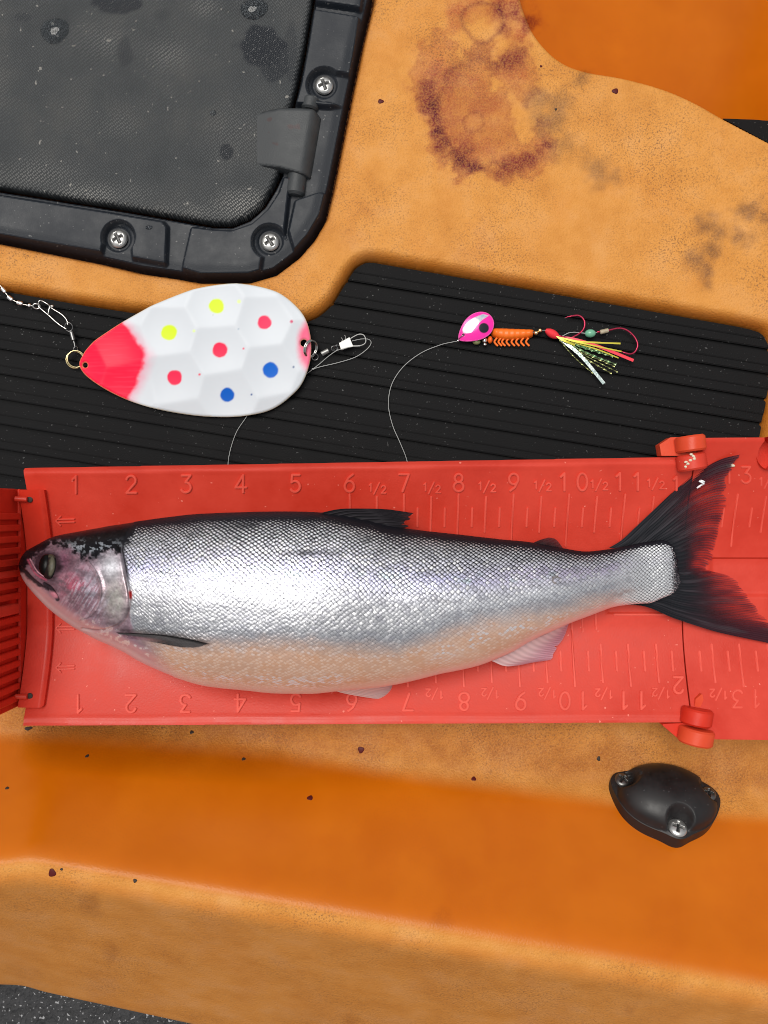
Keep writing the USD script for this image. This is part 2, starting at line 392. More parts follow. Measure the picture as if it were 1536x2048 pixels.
WELL = [(1000, -300), (1020, -150), (1040, -20), (1058, 36), (1080, 76), (1120, 115), (1170, 136), (1250, 150), (1330, 172), (1395, 200), (1450, 231), (1536, 276), (1640, 330), (1900, 440), (1900, -300)]
well_poly = Polygon(catmull(W(WELL[:-2]), False, 6).tolist() + W(WELL[-2:]).tolist()).buffer(0)

XA = [-500, 0, 350, 768, 1536, 2100]; YA = [1425, 1447, 1474, 1508, 1562, 1600]
ZR, ZB = 0.050, -0.055
XR = [-500, 0, 50, 150, 300, 768, 1200, 1536, 2100]; YR = [1752, 1736, 1731, 1745, 1770, 1852, 1925, 1983, 2080]
XB = [-500, 0, 45, 100, 380, 768, 1536, 2100]; YB = [1950, 1968, 1970, 1984, 2046, 2130, 2300, 2430]
def edge_fn(px, py, z):
    w = W(list(zip(px, py)), z)
    f = PchipInterpolator(w[:, 0], w[:, 1])
    x0, x1 = w[0, 0], w[-1, 0]
    return lambda x: f(np.clip(x, x0, x1))
fA, fR, fB = edge_fn(XA, YA, 0), edge_fn(XR, YR, ZR), edge_fn(XB, YB, ZB)

def side_z(X, Y):
    ya, yr, yb = fA(X), fR(X), fB(X)
    s = np.clip((ya - Y) / (ya - yr), 0, 1)
    ss = np.linspace(0, 1, 400)
    slope = sst(ss, 0.0, 0.17) * (1 - 0.55 * sst(ss, 0.78, 0.96)) * (1 - sst(ss, 0.93, 0.985))
    g = np.concatenate([[0], np.cumsum((slope[1:] + slope[:-1]) / 2)]); g /= g[-1]
    z = ZR * np.interp(s, ss, g)
    d = np.clip(yr - Y, 0, None)                    # past the gunwale edge
    wdt = np.maximum(yr - yb, 1e-3); tt = d / wdt
    ts = np.linspace(0, 1.6, 500)
    sl = 0.0 + 1.0 * sst(ts, 0.0, 0.11)
    sl = sl + 2.5 * sst(ts, 0.92, 1.10)
    gg = np.concatenate([[0], np.cumsum((sl[1:] + sl[:-1]) / 2) * (ts[1] - ts[0])])
    z1 = np.interp(1.0, ts, gg)
    return z + (ZB - ZR) * np.interp(np.clip(tt, 0, 1.6), ts, gg) / z1

GH = 0.00078
fine = lambda a_, b_: np.linspace(a_, b_, int(round((b_ - a_) / GH)) + 1)
gxs = np.concatenate([np.arange(-0.45, -0.206, 0.004), fine(-0.205, 0.205), np.arange(0.209, 0.45, 0.004)])
gys = np.concatenate([fine(-0.345, 0.268), np.arange(0.272, 0.44, 0.004)])
X, Y = np.meshgrid(gxs, gys); F = grid_faces(len(gxs), len(gys))
dh, dm, dw = sdf(hatch_poly, X, Y, 0.0004), sdf(mat_poly, X, Y, 0.0004), sdf(well_poly, X, Y, 0.0004)
Z = side_z(X, Y)
R = 0.0055
Z = Z - np.where(Y > fA(X) - 0.03, 0.0105 * (1 - np.sqrt(np.clip(1 - (1 - np.clip(dm / R, 0, 1)) ** 2, 0, 1))), 0)
Z = Z - 0.011 * (1 - np.sqrt(np.clip(1 - (1 - np.clip((dh + 0.0008) / 0.0026, 0, 1)) ** 2, 0, 1)))
wl = 1 - np.sqrt(np.clip(1 - (1 - np.clip((dw + 0.0015) / 0.004, 0, 1)) ** 2, 0, 1))
wx0, wy0 = P(1120, 60, 0)[:2]
wd_ = (X - wx0) * 0.8 - (Y - wy0) * 0.6
well_floor = 0.026 + 0.30 * wd_ + 0.9 * np.clip(wd_, 0, None) ** 2
Z = Z - wl * well_floor
dip_l, dip_r = P(40, 1400, 0)[0], P(820, 1400, 0)[0]
dip_m = sst(X, dip_l, dip_l + 0.02) * (1 - sst(X, dip_l + 0.05, dip_r)) * (1 - sst(Y, P(0, 1392, 0)[1], P(0, 1378, 0)[1])) * sst(Y - fA(X), -0.016, 0.004)
Z -= 0.016 * dip_m
Z += 0.0009 * (meshkit.fbm(np.stack([X * 14, Y * 14, X * 0], -1), 2, 3) - 0.5)
# a soft bend in the lower side plane at the left
bx = P(44, 1860, -0.08)[0]
Z -= 0.004 * sst(bx - X, -0.002, 0.014) * sst(fR(X) - Y, 0.0, 0.02)
pts = np.stack([X, Y, Z], -1)
PXx, PXy = PX(pts)
gloss = np.zeros_like(X)
gloss = np.maximum(gloss, sst(-dw, -0.0008, 0.001))
band = sst(fA(X) - Y, 0.001 + 0.010 * np.clip((X + 0.05) / 0.2, 0, 1), 0.009 + 0.010 * np.clip((X + 0.05) / 0.2, 0, 1)) * (1 - 0.55 * sst(fA(X) - Y, 0.9 * (fA(X) - fR(X)), 1.03 * (fA(X) - fR(X))))
lower = sst(fR(X) - Y, 0.001, 0.010)
crest = np.exp(-((fR(X) - Y - 0.0005) / 0.0035) ** 2) * (Y < -0.08)
gloss = np.maximum(gloss, band * (1 - 0.40 * lower))
gloss = np.clip(gloss - 0.45 * crest, 0, 1)
gloss = np.maximum(gloss, 0.55 * sst(-dm, -0.005, -0.0005) * (Y > fA(X)))
tint = np.ones(X.shape + (3,))
nz = lambda s, seed, o=4: meshkit.fbm(np.stack([PXx / s, PXy / s, 0 * PXx], -1), o, seed)
n_a, n_b, n_c = nz(30, 11), nz(13, 12), nz(70, 13)
def blobs(lst, soft=0.6):
    m = np.zeros(X.shape)
    for bx_, by_, br in lst:
        r = np.hypot(PXx - bx_, PXy - by_) / br + (n_a - 0.5) * 1.5 + (n_b - 0.5) * 0.7
        m = np.maximum(m, 1 - sst(r, 1 - soft, 1 + 0.25))
    return m
def stain_or_shade(m, col):
    global tint
    tint = tint * (1 - m[..., None]) + tint * m[..., None] * np.asarray(col)
fill = blobs([(880, 145, 66), (888, 195, 60), (890, 240, 56), (912, 285, 62), (935, 318, 50), (965, 275, 70), (1015, 140, 70), (950, 160, 76), (1000, 335, 44), (1050, 312, 50), (1082, 290, 38), (945, 220, 66), (985, 200, 50)], 1.0)
fedge = np.exp(-((fill - 0.35) / 0.13) ** 2)
stain_or_shade(fedge * 0.5 * np.clip(0.3 + n_b, 0, 1), (0.50, 0.27, 0.42))
stain_or_shade(fill * 0.85 * np.clip(0.25 + 1.4 * n_b, 0, 1), (0.64, 0.38, 0.50))
mag = blobs([(925, 20, 40), (950, 0, 50), (990, 4, 50), (1025, 18, 52), (1050, 42, 40), (1036, 66, 34), (915, 50, 26)], 0.9)
stain_or_shade(mag * 0.75 * np.clip(0.2 + 1.5 * n_b, 0, 1), (0.55, 0.20, 0.32))
old = blobs([(870, 150, 26), (862, 190, 26), (860, 225, 25), (878, 262, 22), (893, 298, 24), (915, 322, 26), (945, 332, 22), (905, 160, 34), (900, 240, 34), (930, 285, 28)], 0.9)
stain_or_shade(old * 0.55 * np.clip(0.4 + 1.3 * (n_b - 0.2), 0, 1), (0.60, 0.40, 0.85))
dk = blobs([(856, 175, 20), (855, 195, 22), (858, 218, 21), (866, 243, 20), (874, 262, 18), (888, 290, 22), (903, 308, 26), (922, 322, 28), (944, 334, 22), (958, 340, 16), (1000, 348, 20), (1014, 338, 22), (1034, 328, 24), (1056, 316, 24), (1078, 302, 20), (1092, 290, 14), (1012, 118, 30), (1035, 110, 24), (990, 135, 24), (1000, 22, 26), (1030, 28, 30), (1055, 42, 24), (1010, 58, 22)], 0.8)
stain_or_shade(dk * 0.85 * np.clip(0.45 + 1.1 * n_b, 0, 1), (0.36, 0.115, 0.32))
ring = np.exp(-((np.hypot((PXx - 965) / 1.1, PXy - 42) + (n_a - 0.5) * 22 - 40) / 4.5) ** 2)
stain_or_shade(ring * 0.62, (0.42, 0.28, 0.52))
ring2 = np.exp(-((np.hypot(PXx - 948, PXy - 245) + (n_a - 0.5) * 14 - 20) / 3.5) ** 2)
stain_or_shade(ring2 * 0.45, (0.5, 0.34, 0.45))
arc = np.exp(-((np.hypot((PXx - 965), (PXy - 225) / 1.3) + (n_a - 0.5) * 34 - 88) / 9) ** 2) * (PXx < 1010)
stain_or_shade(arc * 0.5, (0.45, 0.26, 0.5))
stain_or_shade(blobs([(950, 200, 60), (960, 260, 55), (930, 150, 60), (1000, 190, 45)], 1.2) * 0.42, (0.75, 0.68, 0.72))
stain_or_shade(blobs([(1100, 250, 52), (1125, 290, 40), (1115, 215, 40), (1200, 340, 40), (1225, 355, 32), (1080, 200, 36), (1160, 160, 20)], 1.1) * 0.85, (0.52, 0.55, 0.82))
stain_or_shade(blobs([(1412, 452, 28), (1440, 462, 30), (1475, 470, 26), (1420, 500, 26), (1418, 545, 26), (1415, 570, 22), (1500, 425, 34), (1530, 435, 30), (1395, 520, 28)], 1.0) * 0.9, (0.45, 0.46, 0.75))
stain_or_shade(blobs([(1190, 215, 105), (1250, 240, 75), (1170, 190, 60)], 1.4) * 0.42, (0.80, 0.72, 0.58))
stain_or_shade(blobs([(1180, 470, 70), (1200, 450, 55), (1160, 500, 50)], 1.4) * 0.42, (0.80, 0.70, 0.50))
stain_or_shade(blobs([(955, 490, 60), (920, 500, 45), (730, 420, 36), (700, 470, 40)], 1.3) * 0.4, (0.80, 0.74, 0.95))
stain_or_shade(sst(n_c, 0.45, 0.75) * 0.30, (0.93, 0.82, 0.72))
stain_or_shade(np.exp(-np.clip(dh, 0, None) / 0.0016) * 0.75 * (dh < 0.01), (0.35, 0.18, 0.14))  # maroon gasket tone and gap shadow painted on the hatch lip
stain_or_shade((dh < -0.0012).astype(float) * 0.9, (0.16, 0.06, 0.06))  # hatch recess painted dark, its shadow put in the tint
stain_or_shade(np.clip(1 - np.abs(dm + 0.0006) / 0.0012, 0, 1) * 0.55, (0.35, 0.22, 0.15))  # darker line along the mat edge
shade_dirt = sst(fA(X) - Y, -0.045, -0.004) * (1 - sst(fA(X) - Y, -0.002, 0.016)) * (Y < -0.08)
stain_or_shade(shade_dirt * 0.8 * np.clip(0.35 + n_a, 0, 1), (0.52, 0.40, 0.36))  # dirt plus the shade beside the board, darkened in the tint
stain_or_shade(lower * (0.7 + 0.4 * (n_c - 0.5)), (0.80, 0.84, 1.0))  # outer side tinted tan and darker, its shade put into the colour
stain_or_shade(blobs([(1258, 2016, 16), (700, 2050, 20), (230, 1905, 26), (185, 1810, 26), (880, 1835, 26)], 1.0) * 0.4 * (Y < -0.1), (0.55, 0.45, 0.42))
keep = (Y > fB(X) - 0.012).ravel()
Fk = F[keep[F].all(1)]
V = pts.reshape(-1, 3)
V2, F2, used = compact(V, Fk)
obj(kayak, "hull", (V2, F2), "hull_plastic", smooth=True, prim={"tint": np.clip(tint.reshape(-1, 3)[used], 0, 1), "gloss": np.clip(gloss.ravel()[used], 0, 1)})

deck_tree = cKDTree(np.stack([PXx.ravel(), PXy.ravel()], 1))
def deck_index(px, py):
    near = np.array(deck_tree.query_ball_point([px, py], 4.0) or [deck_tree.query([px, py])[1]])
    zs = pts.reshape(-1, 3)[near, 2]; top = near[zs > zs.max() - 0.004]
    return top[np.argmin(np.hypot(PXx.ravel()[top] - px, PXy.ravel()[top] - py))]
def deck_at(px, py):
    return pts.reshape(-1, 3)[deck_index(px, py)].copy()

# black piece filling the gap of the seat well
zp = -0.052
gap_piece = trimesh.creation.extrude_polygon(Polygon(W([(1440, 244), (1500, 246), (1600, 254), (1800, 275), (1800, 420), (1600, 330)], zp)), 0.004, engine="earcut")
gap_piece.apply_translation([0, 0, zp])
obj(kayak, "well_gap_piece", gap_piece, "mat_foam", smooth=False, label="black piece in the gap below the upper right well")

# ------------------------------------------------------------------ ribbed mat
mat_in = mat_poly.buffer(-0.0006)
base = trimesh.creation.extrude_polygon(mat_in.simplify(0.0002), 0.0016, engine="earcut"); base.apply_translation([0, 0, -0.0104])
mat_path = obj(kayak, "footwell_mat", base, "mat_foam", smooth=False, label="black ribbed foam mat lining the footwell")
slope = -0.163
dirv = np.array([1, slope]) / math.hypot(1, slope); nrm = np.array([-dirv[1], dirv[0]])
o = P(745, 520, MAT_Z)[:2]
pitch = 49.5 * S0 * (D - MAT_Z) / D
bx0, by0, bx1, by1 = mat_in.bounds
for k in range(-2, 26):
    def band_poly(a, b):
        q = [o + dirv * s * 0.6 - nrm * (k * pitch + t) for s, t in ((-1, a), (1, a), (1, b), (-1, b))]
        g = Polygon(q).intersection(mat_in)
        return [p for p in getattr(g, "geoms", [g]) if isinstance(p, Polygon) and p.area > 4e-6]
    ms = []
    j = 0.0003 * math.sin(k * 2.3)
    for a, b, z0, z1 in ((0.0007, pitch - 0.0007, -0.0089, -0.0070), (0.0011, pitch - 0.0011, -0.0070, -0.0066),
                         (0.0014, pitch * 0.60 + j, -0.0066, -0.0062), (0.0018, pitch * 0.60 - 0.0004 + j, -0.0062, -0.0060)):
        for p in sorted(band_poly(a, b), key=lambda g_: -g_.area)[:1]:
            m = trimesh.creation.extrude_polygon(p.simplify(0.0001), z1 - z0, engine="earcut"); m.apply_translation([0, 0, z0 + 0.00002 * (k % 3)]); ms.append(m)
    if ms and k * pitch < 0.26:
        obj(mat_path, "rib", cat(*ms), "mat_foam", smooth=False)

# ------------------------------------------------------------------ hatch
ZH = 0.0040
LID = [(640, -110), (622, 0), (607, 90), (592, 165), (582, 205), (572, 225), (560, 320), (556, 345), (543, 372), (522, 406), (495, 430), (460, 444), (425, 443), (350, 430), (250, 412), (125, 392), (0, 372), (-160, 345), (-380, 310), (-380, -280), (200, -280), (600, -280)]
lid_poly = Polygon(W(LID, ZH)).buffer(0.003).buffer(-0.003).buffer(-0.001).buffer(0.001)
frame_out = hatch_poly.buffer(-0.0022)
c_ = lambda x, y, r: Point(*W([(x, y)], ZH)[0]).buffer(r * S0)
pw = lambda pts_: Polygon(W(pts_, ZH)).buffer(0.0012).buffer(-0.0024).buffer(0.0012)
raised = [pw([(626, 14), (722, 30), (712, 95), (697, 205), (660, 214), (588, 208), (600, 165), (614, 90)]).difference(unary_union([c_(648, 168, 31), pw([(640, 142), (712, 150), (705, 212), (650, 198)])])),
          pw([(380, 450), (425, 456), (462, 458), (503, 444), (534, 416), (556, 382), (566, 350), (584, 352), (578, 400), (570, 470), (590, 500), (560, 540), (500, 553), (400, 550), (360, 538)]).difference(unary_union([c_(538, 482, 31), pw([(538, 455), (580, 480), (590, 515), (520, 545)])])),
          pw([(588, 398), (640, 380), (654, 384), (646, 428), (622, 474), (592, 504), (582, 488), (574, 462)]),
          pw([(-380, 325), (-160, 360), (0, 387), (125, 407), (250, 427), (326, 440), (336, 452), (333, 530), (200, 506), (0, 472), (-380, 400)]).difference(unary_union([c_(236, 474, 30), pw([(212, 470), (258, 474), (262, 540), (196, 530)])])),
          pw([(640, -110), (628, -20), (628, 4), (724, 18), (740, -110)])]
raised_u = unary_union(raised)
FX, FY, FF = hgrid(*(lambda a, b: (a[0], b[0], b[1], a[1]))(W([(-330, -230)], 0)[0], W([(770, 590)], 0)[0]), 0.00052)
do, di, dr = sdf(frame_out, FX, FY), sdf(lid_poly.buffer(0.0015), FX, FY), sdf(raised_u, FX, FY)
FZ = 0.0008 + 0.0034 * sst(-dr, -0.0001, 0.0010)
FZ = FZ - 0.0009 * sst(do, -0.006, 0.0) - 0.012 * sst(do, -0.0010, 0.0006)
FZ = FZ - 0.008 * sst(-di, -0.0005, 0.0006)
for (sx, sy) in ((648, 170), (236, 477), (540, 483)):
    w = W([(sx, sy)], 0.001)[0]; rr = np.hypot(FX - w[0], FY - w[1])
    FZ = FZ - 0.0012 * (1 - sst(rr, 0.0056, 0.0064))
ok = ((do < 0.0012) & (di > -0.002)).ravel()
FF = FF[ok[FF].all(1)]
fv, ff, _ = compact(np.column_stack([FX.ravel(), FY.ravel(), FZ.ravel()]), FF)
frame = obj(kayak, "hatch_frame", (fv, ff), "frame_plastic", smooth=True, label="black hatch rim with raised blocks and screw pockets")

def screw(parent, centre, normal, r, look="steel", ang=0.0, tone=1.0):
    """Pan-head screw with a cross recess."""
    nr, na = 16, 72
    t = np.linspace(0, 1, nr); th = np.linspace(0, 2 * np.pi, na, endpoint=False)
    T, H = np.meshgrid(t, th, indexing="ij")
    x, y = T * np.cos(H + ang), T * np.sin(H + ang)
    z = 0.42 * np.sqrt(np.clip(1.02 - T ** 2.4, 0, 1))
    x0, y0 = T * np.cos(H), T * np.sin(H)
    arm = np.minimum(np.maximum(np.abs(x0) / 0.58, np.abs(y0) / 0.145), np.maximum(np.abs(y0) / 0.58, np.abs(x0) / 0.145))
    z = z - 0.34 * (1 - sst(arm, 0.75, 1.15))
    v = np.stack([x, y, z], -1).reshape(-1, 3) * r
    i, j = np.meshgrid(np.arange(nr - 1), np.arange(na), indexing="ij")
    q = np.stack([i * na + j, (i + 1) * na + j, (i + 1) * na + (j + 1) % na, i * na + (j + 1) % na], -1).reshape(-1, 4)
    n = np.asarray(normal, float) / np.linalg.norm(normal)
    M = trimesh.geometry.align_vectors([0, 0, 1], n); M[:3, 3] = centre
    m = trimesh.Trimesh(v, np.vstack([q[:, [0, 1, 2]], q[:, [0, 2, 3]]]), process=False)
    dark = (arm < 0.9).reshape(-1)
    m.apply_transform(M)
    wn = meshkit.fbm(np.stack([x * 3, y * 3, 0 * x], -1), 3, 17).reshape(-1)
    dk_ = (1 - sst(arm, 0.72, 1.0)).reshape(-1)
    sc_ = tone * (0.50 + 0.30 * (wn - 0.3))[:, None] * np.array([1, 0.99, 0.96])
    sc_ = sc_ * (1 - dk_[:, None]) + 0.012 * dk_[:, None]
    s = obj(parent, "screw", m, "screw_steel", smooth=True, prim={"col": sc_, "met": 0.9 * (1 - dk_)})
    return s

for sx, sy, a in ((648, 170, 0.3), (236, 477, 0.45), (540, 483, 0.55)):
    screw(frame, P(sx, sy, 0.001) - [0, 0, 0.0006], (0, 0, 1), 18.5 * S0, ang=a)

def lid_z(x, y, d):
    return ZH - 0.0012 * (1 - sst(-d, 0.0, 0.0018)) + 0.0006 * (meshkit.fbm(np.stack([x * 12, y * 12, 0 * x], -1), 2, 5) - 0.5)
vis = sbox(*(lambda a, b: (a[0], b[1], b[0], a[1]))(W([(-260, -200)], ZH)[0], W([(700, 460)], ZH)[0]))
lv, lf, ln, ld = sheet(lid_poly.intersection(vis), 0.0008, lid_z, 0.006)
lx, ly = PX(lv)
ln1 = meshkit.fbm(np.stack([lx / 30, ly / 30, 0 * lx], -1), 4, 21); ln2 = meshkit.fbm(np.stack([lx / 80, ly / 80, 0 * lx], -1), 4, 22)
wear = np.zeros(len(lv))
for cx, cy, rx, ry, a in ((500, 412, 60, 30, 0.9), (180, 388, 90, 22, 0.55), (60, 352, 90, 25, 0.4), (350, 425, 120, 16, 0.4), (210, 85, 60, 35, 0.3), (410, 15, 30, 20, 0.45), (340, 110, 60, 30, 0.3), (240, 250, 34, 26, 0.22), (455, 300, 50, 60, 0.15)):
    wear = np.maximum(wear, a * np.exp(-((lx - cx) / rx) ** 2 - ((ly - cy) / ry) ** 2))
wear = np.clip(wear * (0.5 + 1.1 * ln1) + 0.10 * sst(ln2, 0.45, 0.8), 0, 1)
wet = np.zeros(len(lv))
for cx, cy, rx, ry, a in ((520, 95, 54, 38, 1.0), (548, 122, 36, 40, 0.8), (235, 8, 50, 28, 0.9), (250, 105, 16, 30, 0.6), (452, 305, 13, 18, 0.85), (580, 100, 16, 60, 0.5), (45, 35, 20, 10, 0.5), (325, 28, 20, 14, 0.4)):
    r = np.hypot((lx - cx) / rx, (ly - cy) / ry) + (ln1 - 0.5) * 0.9
    wet = np.maximum(wet, a * (1 - sst(r, 0.85, 1.1)))
lid = obj(kayak, "hatch_lid", (lv, lf), "lid_rubber", smooth=True, prim={"wear": wear, "wet": wet}, label="dusty dark grey hatch lid with woven non-slip texture")
HZ = 0.0062
lug = Polygon(W([(485, 224), (560, 216), (600, 216), (628, 218), (641, 228), (636, 270), (628, 310), (620, 350), (600, 347), (560, 336), (485, 322)], HZ)).buffer(0.0008).buffer(-0.0016).buffer(0.0008)
def lug_z(x, y, d):
    px = 768 + x / (S0 * (D - HZ) / D); py = 1024 - y / (S0 * (D - HZ) / D)
    edge = 641 - (py - 228) * 0.172
    return ZH - 0.0010 + (HZ - ZH + 0.0015) * sst(px, 480, 572) - 0.0055 * np.clip((px - edge + 26) / 26, 0, 1.1) ** 2.4 - 0.0006 * (1 - sst(-d, 0, 0.0012))
gv, gf, _, _ = sheet(lug, 0.0006, lug_z, 0.006)
obj(lid, "hinge_lug", (gv, gf), "hinge_plastic", smooth=True)
rod_at = lambda x0, y0, x1, y1, z, r, bv=0.0: rod(P(x0, y0, z), P(x1, y1, z), r * S0, 28, bv)
obj(frame, "hinge_barrel", rod_at(595, 346, 590, 392, 0.0014, 19, 0.0011), "hinge_plastic", smooth=40)
obj(frame, "hinge_barrel", rod_at(623, 196, 619, 221, 0.0014, 17, 0.0009), "hinge_plastic", smooth=40)

# ------------------------------------------------------------------ domed black fitting on the sloping side
fc = deck_at(1328, 1608)
e = 0.012
gz = lambda x, y: float(side_z(np.array([x]), np.array([y]))[0])
nx_ = -(gz(fc[0] + e, fc[1]) - gz(fc[0] - e, fc[1])) / (2 * e); ny_ = -(gz(fc[0], fc[1] + e) - gz(fc[0], fc[1] - e)) / (2 * e)
fn = np.array([nx_, ny_, 1.0]); fn /= np.linalg.norm(fn)
_c, _s = math.cos(0.26), math.sin(0.26); fn = np.array([fn[0], fn[1] * _c + fn[2] * _s, fn[2] * _c - fn[1] * _s])
fu = np.array([math.cos(-0.16), math.sin(-0.16), 0]); fu -= fn * (fu @ fn); fu /= np.linalg.norm(fu); fvv = np.cross(fn, fu)
fM = np.eye(4); fM[:3, 0], fM[:3, 1], fM[:3, 2], fM[:3, 3] = fu, fvv, fn, fc + fn * 0.0008
na, nr = 120, 44
th = np.linspace(0, 2 * np.pi, na, endpoint=False)
LUGS = ((math.radians(162), 0.0036), (math.radians(14), 0.0030), (math.radians(-80), 0.0024))
Rb = 1 / np.sqrt((np.cos(th) / 0.0230) ** 2 + (np.sin(th) / 0.0172) ** 2)
for a, amp in LUGS:
    dd_ = np.angle(np.exp(1j * (th - a))); Rb = Rb + amp * np.exp(-(dd_ / 0.30) ** 2)
tt = np.linspace(0, 1, nr)
T, H = np.meshgrid(tt, th, indexing="ij"); RB = Rb[None, :] * T
# dome plan is a plain oval inside the lugged flange
Rd = (1 / np.sqrt((np.cos(th) / 0.0225) ** 2 + (np.sin(th) / 0.0165) ** 2))[None, :]
dome_h = 0.0108 * np.sqrt(np.clip(1 - (RB / Rd) ** 2.3, 0, 1))
for a, amp in LUGS:
    cx, cy = np.cos(a), np.sin(a); rr0 = np.interp(a % (2 * np.pi), th, Rb, period=2 * np.pi) - 0.0050
    dist = np.hypot(RB * np.cos(H) - rr0 * cx, RB * np.sin(H) - rr0 * cy)
    dome_h = dome_h * sst(dist, 0.0040, 0.0068)
fz = 0.0048 + dome_h - 0.0008 * sst(T, 0.94, 1.0)
v = np.stack([RB * np.cos(H), RB * np.sin(H), fz], -1).reshape(-1, 3)
skirt = np.stack([Rb * 1.015 * np.cos(th), Rb * 1.015 * np.sin(th), np.full(na, -0.008)], -1)
v = np.vstack([v, skirt])
i, j = np.meshgrid(np.arange(nr), np.arange(na), indexing="ij")
qd = np.stack([i * na + j, (i + 1) * na + j, (i + 1) * na + (j + 1) % na, i * na + (j + 1) % na], -1).reshape(-1, 4)
fm = trimesh.Trimesh(v, np.vstack([qd[:, [0, 1, 2]], qd[:, [0, 2, 3]]]), process=False); fm.apply_transform(fM)
cover = obj(kayak, "domed_cover", fm, "black_cover", smooth=35, label="black domed plastic cover held by three screws on the orange side")
for a, amp in LUGS:
    rr0 = np.interp(a % (2 * np.pi), th, Rb, period=2 * np.pi) - 0.0050
    c = (fM @ np.array([rr0 * math.cos(a), rr0 * math.sin(a), 0.0046, 1]))[:3]
    screw(cover, c, fn, 0.0043 if a < 0 else 0.0036, ang=0.2 + a, tone=1.0 if a < 0 else 0.28)

# dried drops and crumbs on the hull
for x, y, rx, ry, look in ((762, 203, 6, 4.5, "blood"), (1230, 181, 6.5, 5.5, "blood"), (723, 1500, 6.5, 6.5, "blood"), (103, 1746, 7.5, 8.5, "blood"), (271, 1761, 4, 4, "grime"), (620, 1597, 6, 3.5, "blood"), (946, 1556, 5, 3.5, "blood"),
                           (57, 1457, 6.5, 3.5, "grime"), (385, 1463, 4, 3, "grime"), (173, 1511, 3.5, 2, "grime"), (486, 1517, 4, 2, "grime"), (15, 1577, 4, 2, "grime"), (124, 1737, 3, 2.5, "grime"), (1198, 1516, 3.5, 5, "grime"), (1112, 219, 2.5, 2.5, "grime"), (1083, 131, 2.5, 2.5, "blood")):
    p = deck_at(x, y); k = S0 * (D - p[2]) / D
    i_ = deck_index(x, y); iy, ix = divmod(i_, X.shape[1])
    gx_ = (Z[iy, ix + 3] - Z[iy, ix - 3]) / (6 * GH); gy_ = (Z[iy + 3, ix] - Z[iy - 3, ix]) / (6 * GH)
    m = ell((0, 0, 0), rx * k, ry * k, 0.00032, 2); v = np.array(m.vertices); v[:, :2] *= 1 + 0.12 * np.sin(3 * np.arctan2(v[:, 1], v[:, 0]) + x)[:, None]
    v[:, 2] += gx_ * v[:, 0] + gy_ * v[:, 1]
    obj(kayak, "dried_drop" if look == "blood" else "crumb", trimesh.Trimesh(v + p, m.faces, process=False), look, smooth=True)

# ------------------------------------------------------------------ measuring board
BZL, BZR = 0.0045, 0.0145
BXL, BXR = -0.171, 0.181
YC = float(P(0, 1190, 0.01)[1])
def board_z(x, y):
    v = np.abs(np.asarray(y) - YC)
    return BZL + (BZR - BZL) * (np.asarray(x) - BXL) / (BXR - BXL) + 0.0150 * np.clip((v - 0.014) / 0.046, 0, 1.2) ** 1.5
def B(px, py, dz=0.0):
    z = np.full(np.broadcast(np.asarray(px, float), np.asarray(py, float)).shape, 0.01)
    for _ in range(6):
        p = P(px, py, z); z = board_z(p[..., 0], p[..., 1])
    p = P(px, py, z); p[..., 2] += dz
    return p

board = thing("measuring_board", "red plastic measuring board with raised inch numbers and upright head stop, under the fish", "measuring board")
cTL, cTR, cBL, cBR = B(45, 936), B(1332, 914), B(45, 1452), B(1364, 1445)
xl = (cTL[0] + cBL[0]) / 2
seam = B(1370, 1330)[0]
pp = Polygon([(xl, cTL[1]), (seam - 0.00025, cTR[1] + 0.0001), (seam - 0.00025, cBR[1]), (xl, cBL[1])])
ytop = lambda x: cTL[1] + (cTR[1] - cTL[1]) * (x - xl) / (seam - xl)
ybot = lambda x: cBL[1] + (cBR[1] - cBL[1]) * (x - xl) / (seam - xl)
band_a, band_b = float(B(1480, 1116)[1]), float(B(1480, 1190)[1])
def panel_z(x, y, d):
    z = board_z(x, y)
    for yy in (ytop(x) - y, y - ybot(x)):
        z = z - 0.0005 * (1 - sst(yy, 0.0016, 0.0022)) + 0.00015 * np.exp(-((yy - 0.0032) / 0.0005) ** 2)
    z = z - 0.0006 * sst(x, seam - 0.034, seam - 0.0335) * sst(y, float(B(1200, 1228)[1]), float(B(1200, 1228)[1]) + 0.0006) * (1 - sst(y, float(B(1200, 1120)[1]), float(B(1200, 1120)[1]) + 0.0006))
    return z
bv, bf, _, _ = sheet(pp, 0.0009, panel_z, 0.0024)
main = obj(board, "main_panel", (bv, bf), "red_plastic", smooth=32)
eT, eB = B(1450, 876), B(1450, 1478)
pe = Polygon([(seam + 0.00015, eT[1]), (0.235, eT[1] + 0.0006), (0.235, eB[1] - 0.0006), (seam + 0.00015, eB[1])])
hole_c = B(1541, 906)
hole = affinity.scale(Point(hole_c[0], hole_c[1]).buffer(0.0056, 24), 1.0, 1.22)
pe = pe.difference(hole)
def ext_z(x, y, d):
    z = board_z(x, y) + 0.0004
    return z - 0.0012 * sst(x, seam + 0.0125, seam + 0.0130) * sst(y, band_b - 0.0003, band_b + 0.0003) * (1 - sst(y, band_a - 0.0003, band_a + 0.0003))
ev, ef, _, _ = sheet(pe, 0.0009, ext_z, 0.0024)
ext = obj(board, "extension_panel", (ev, ef), "red_plastic", smooth=32, label="hinged extension panel at the right with a dark oval hole")

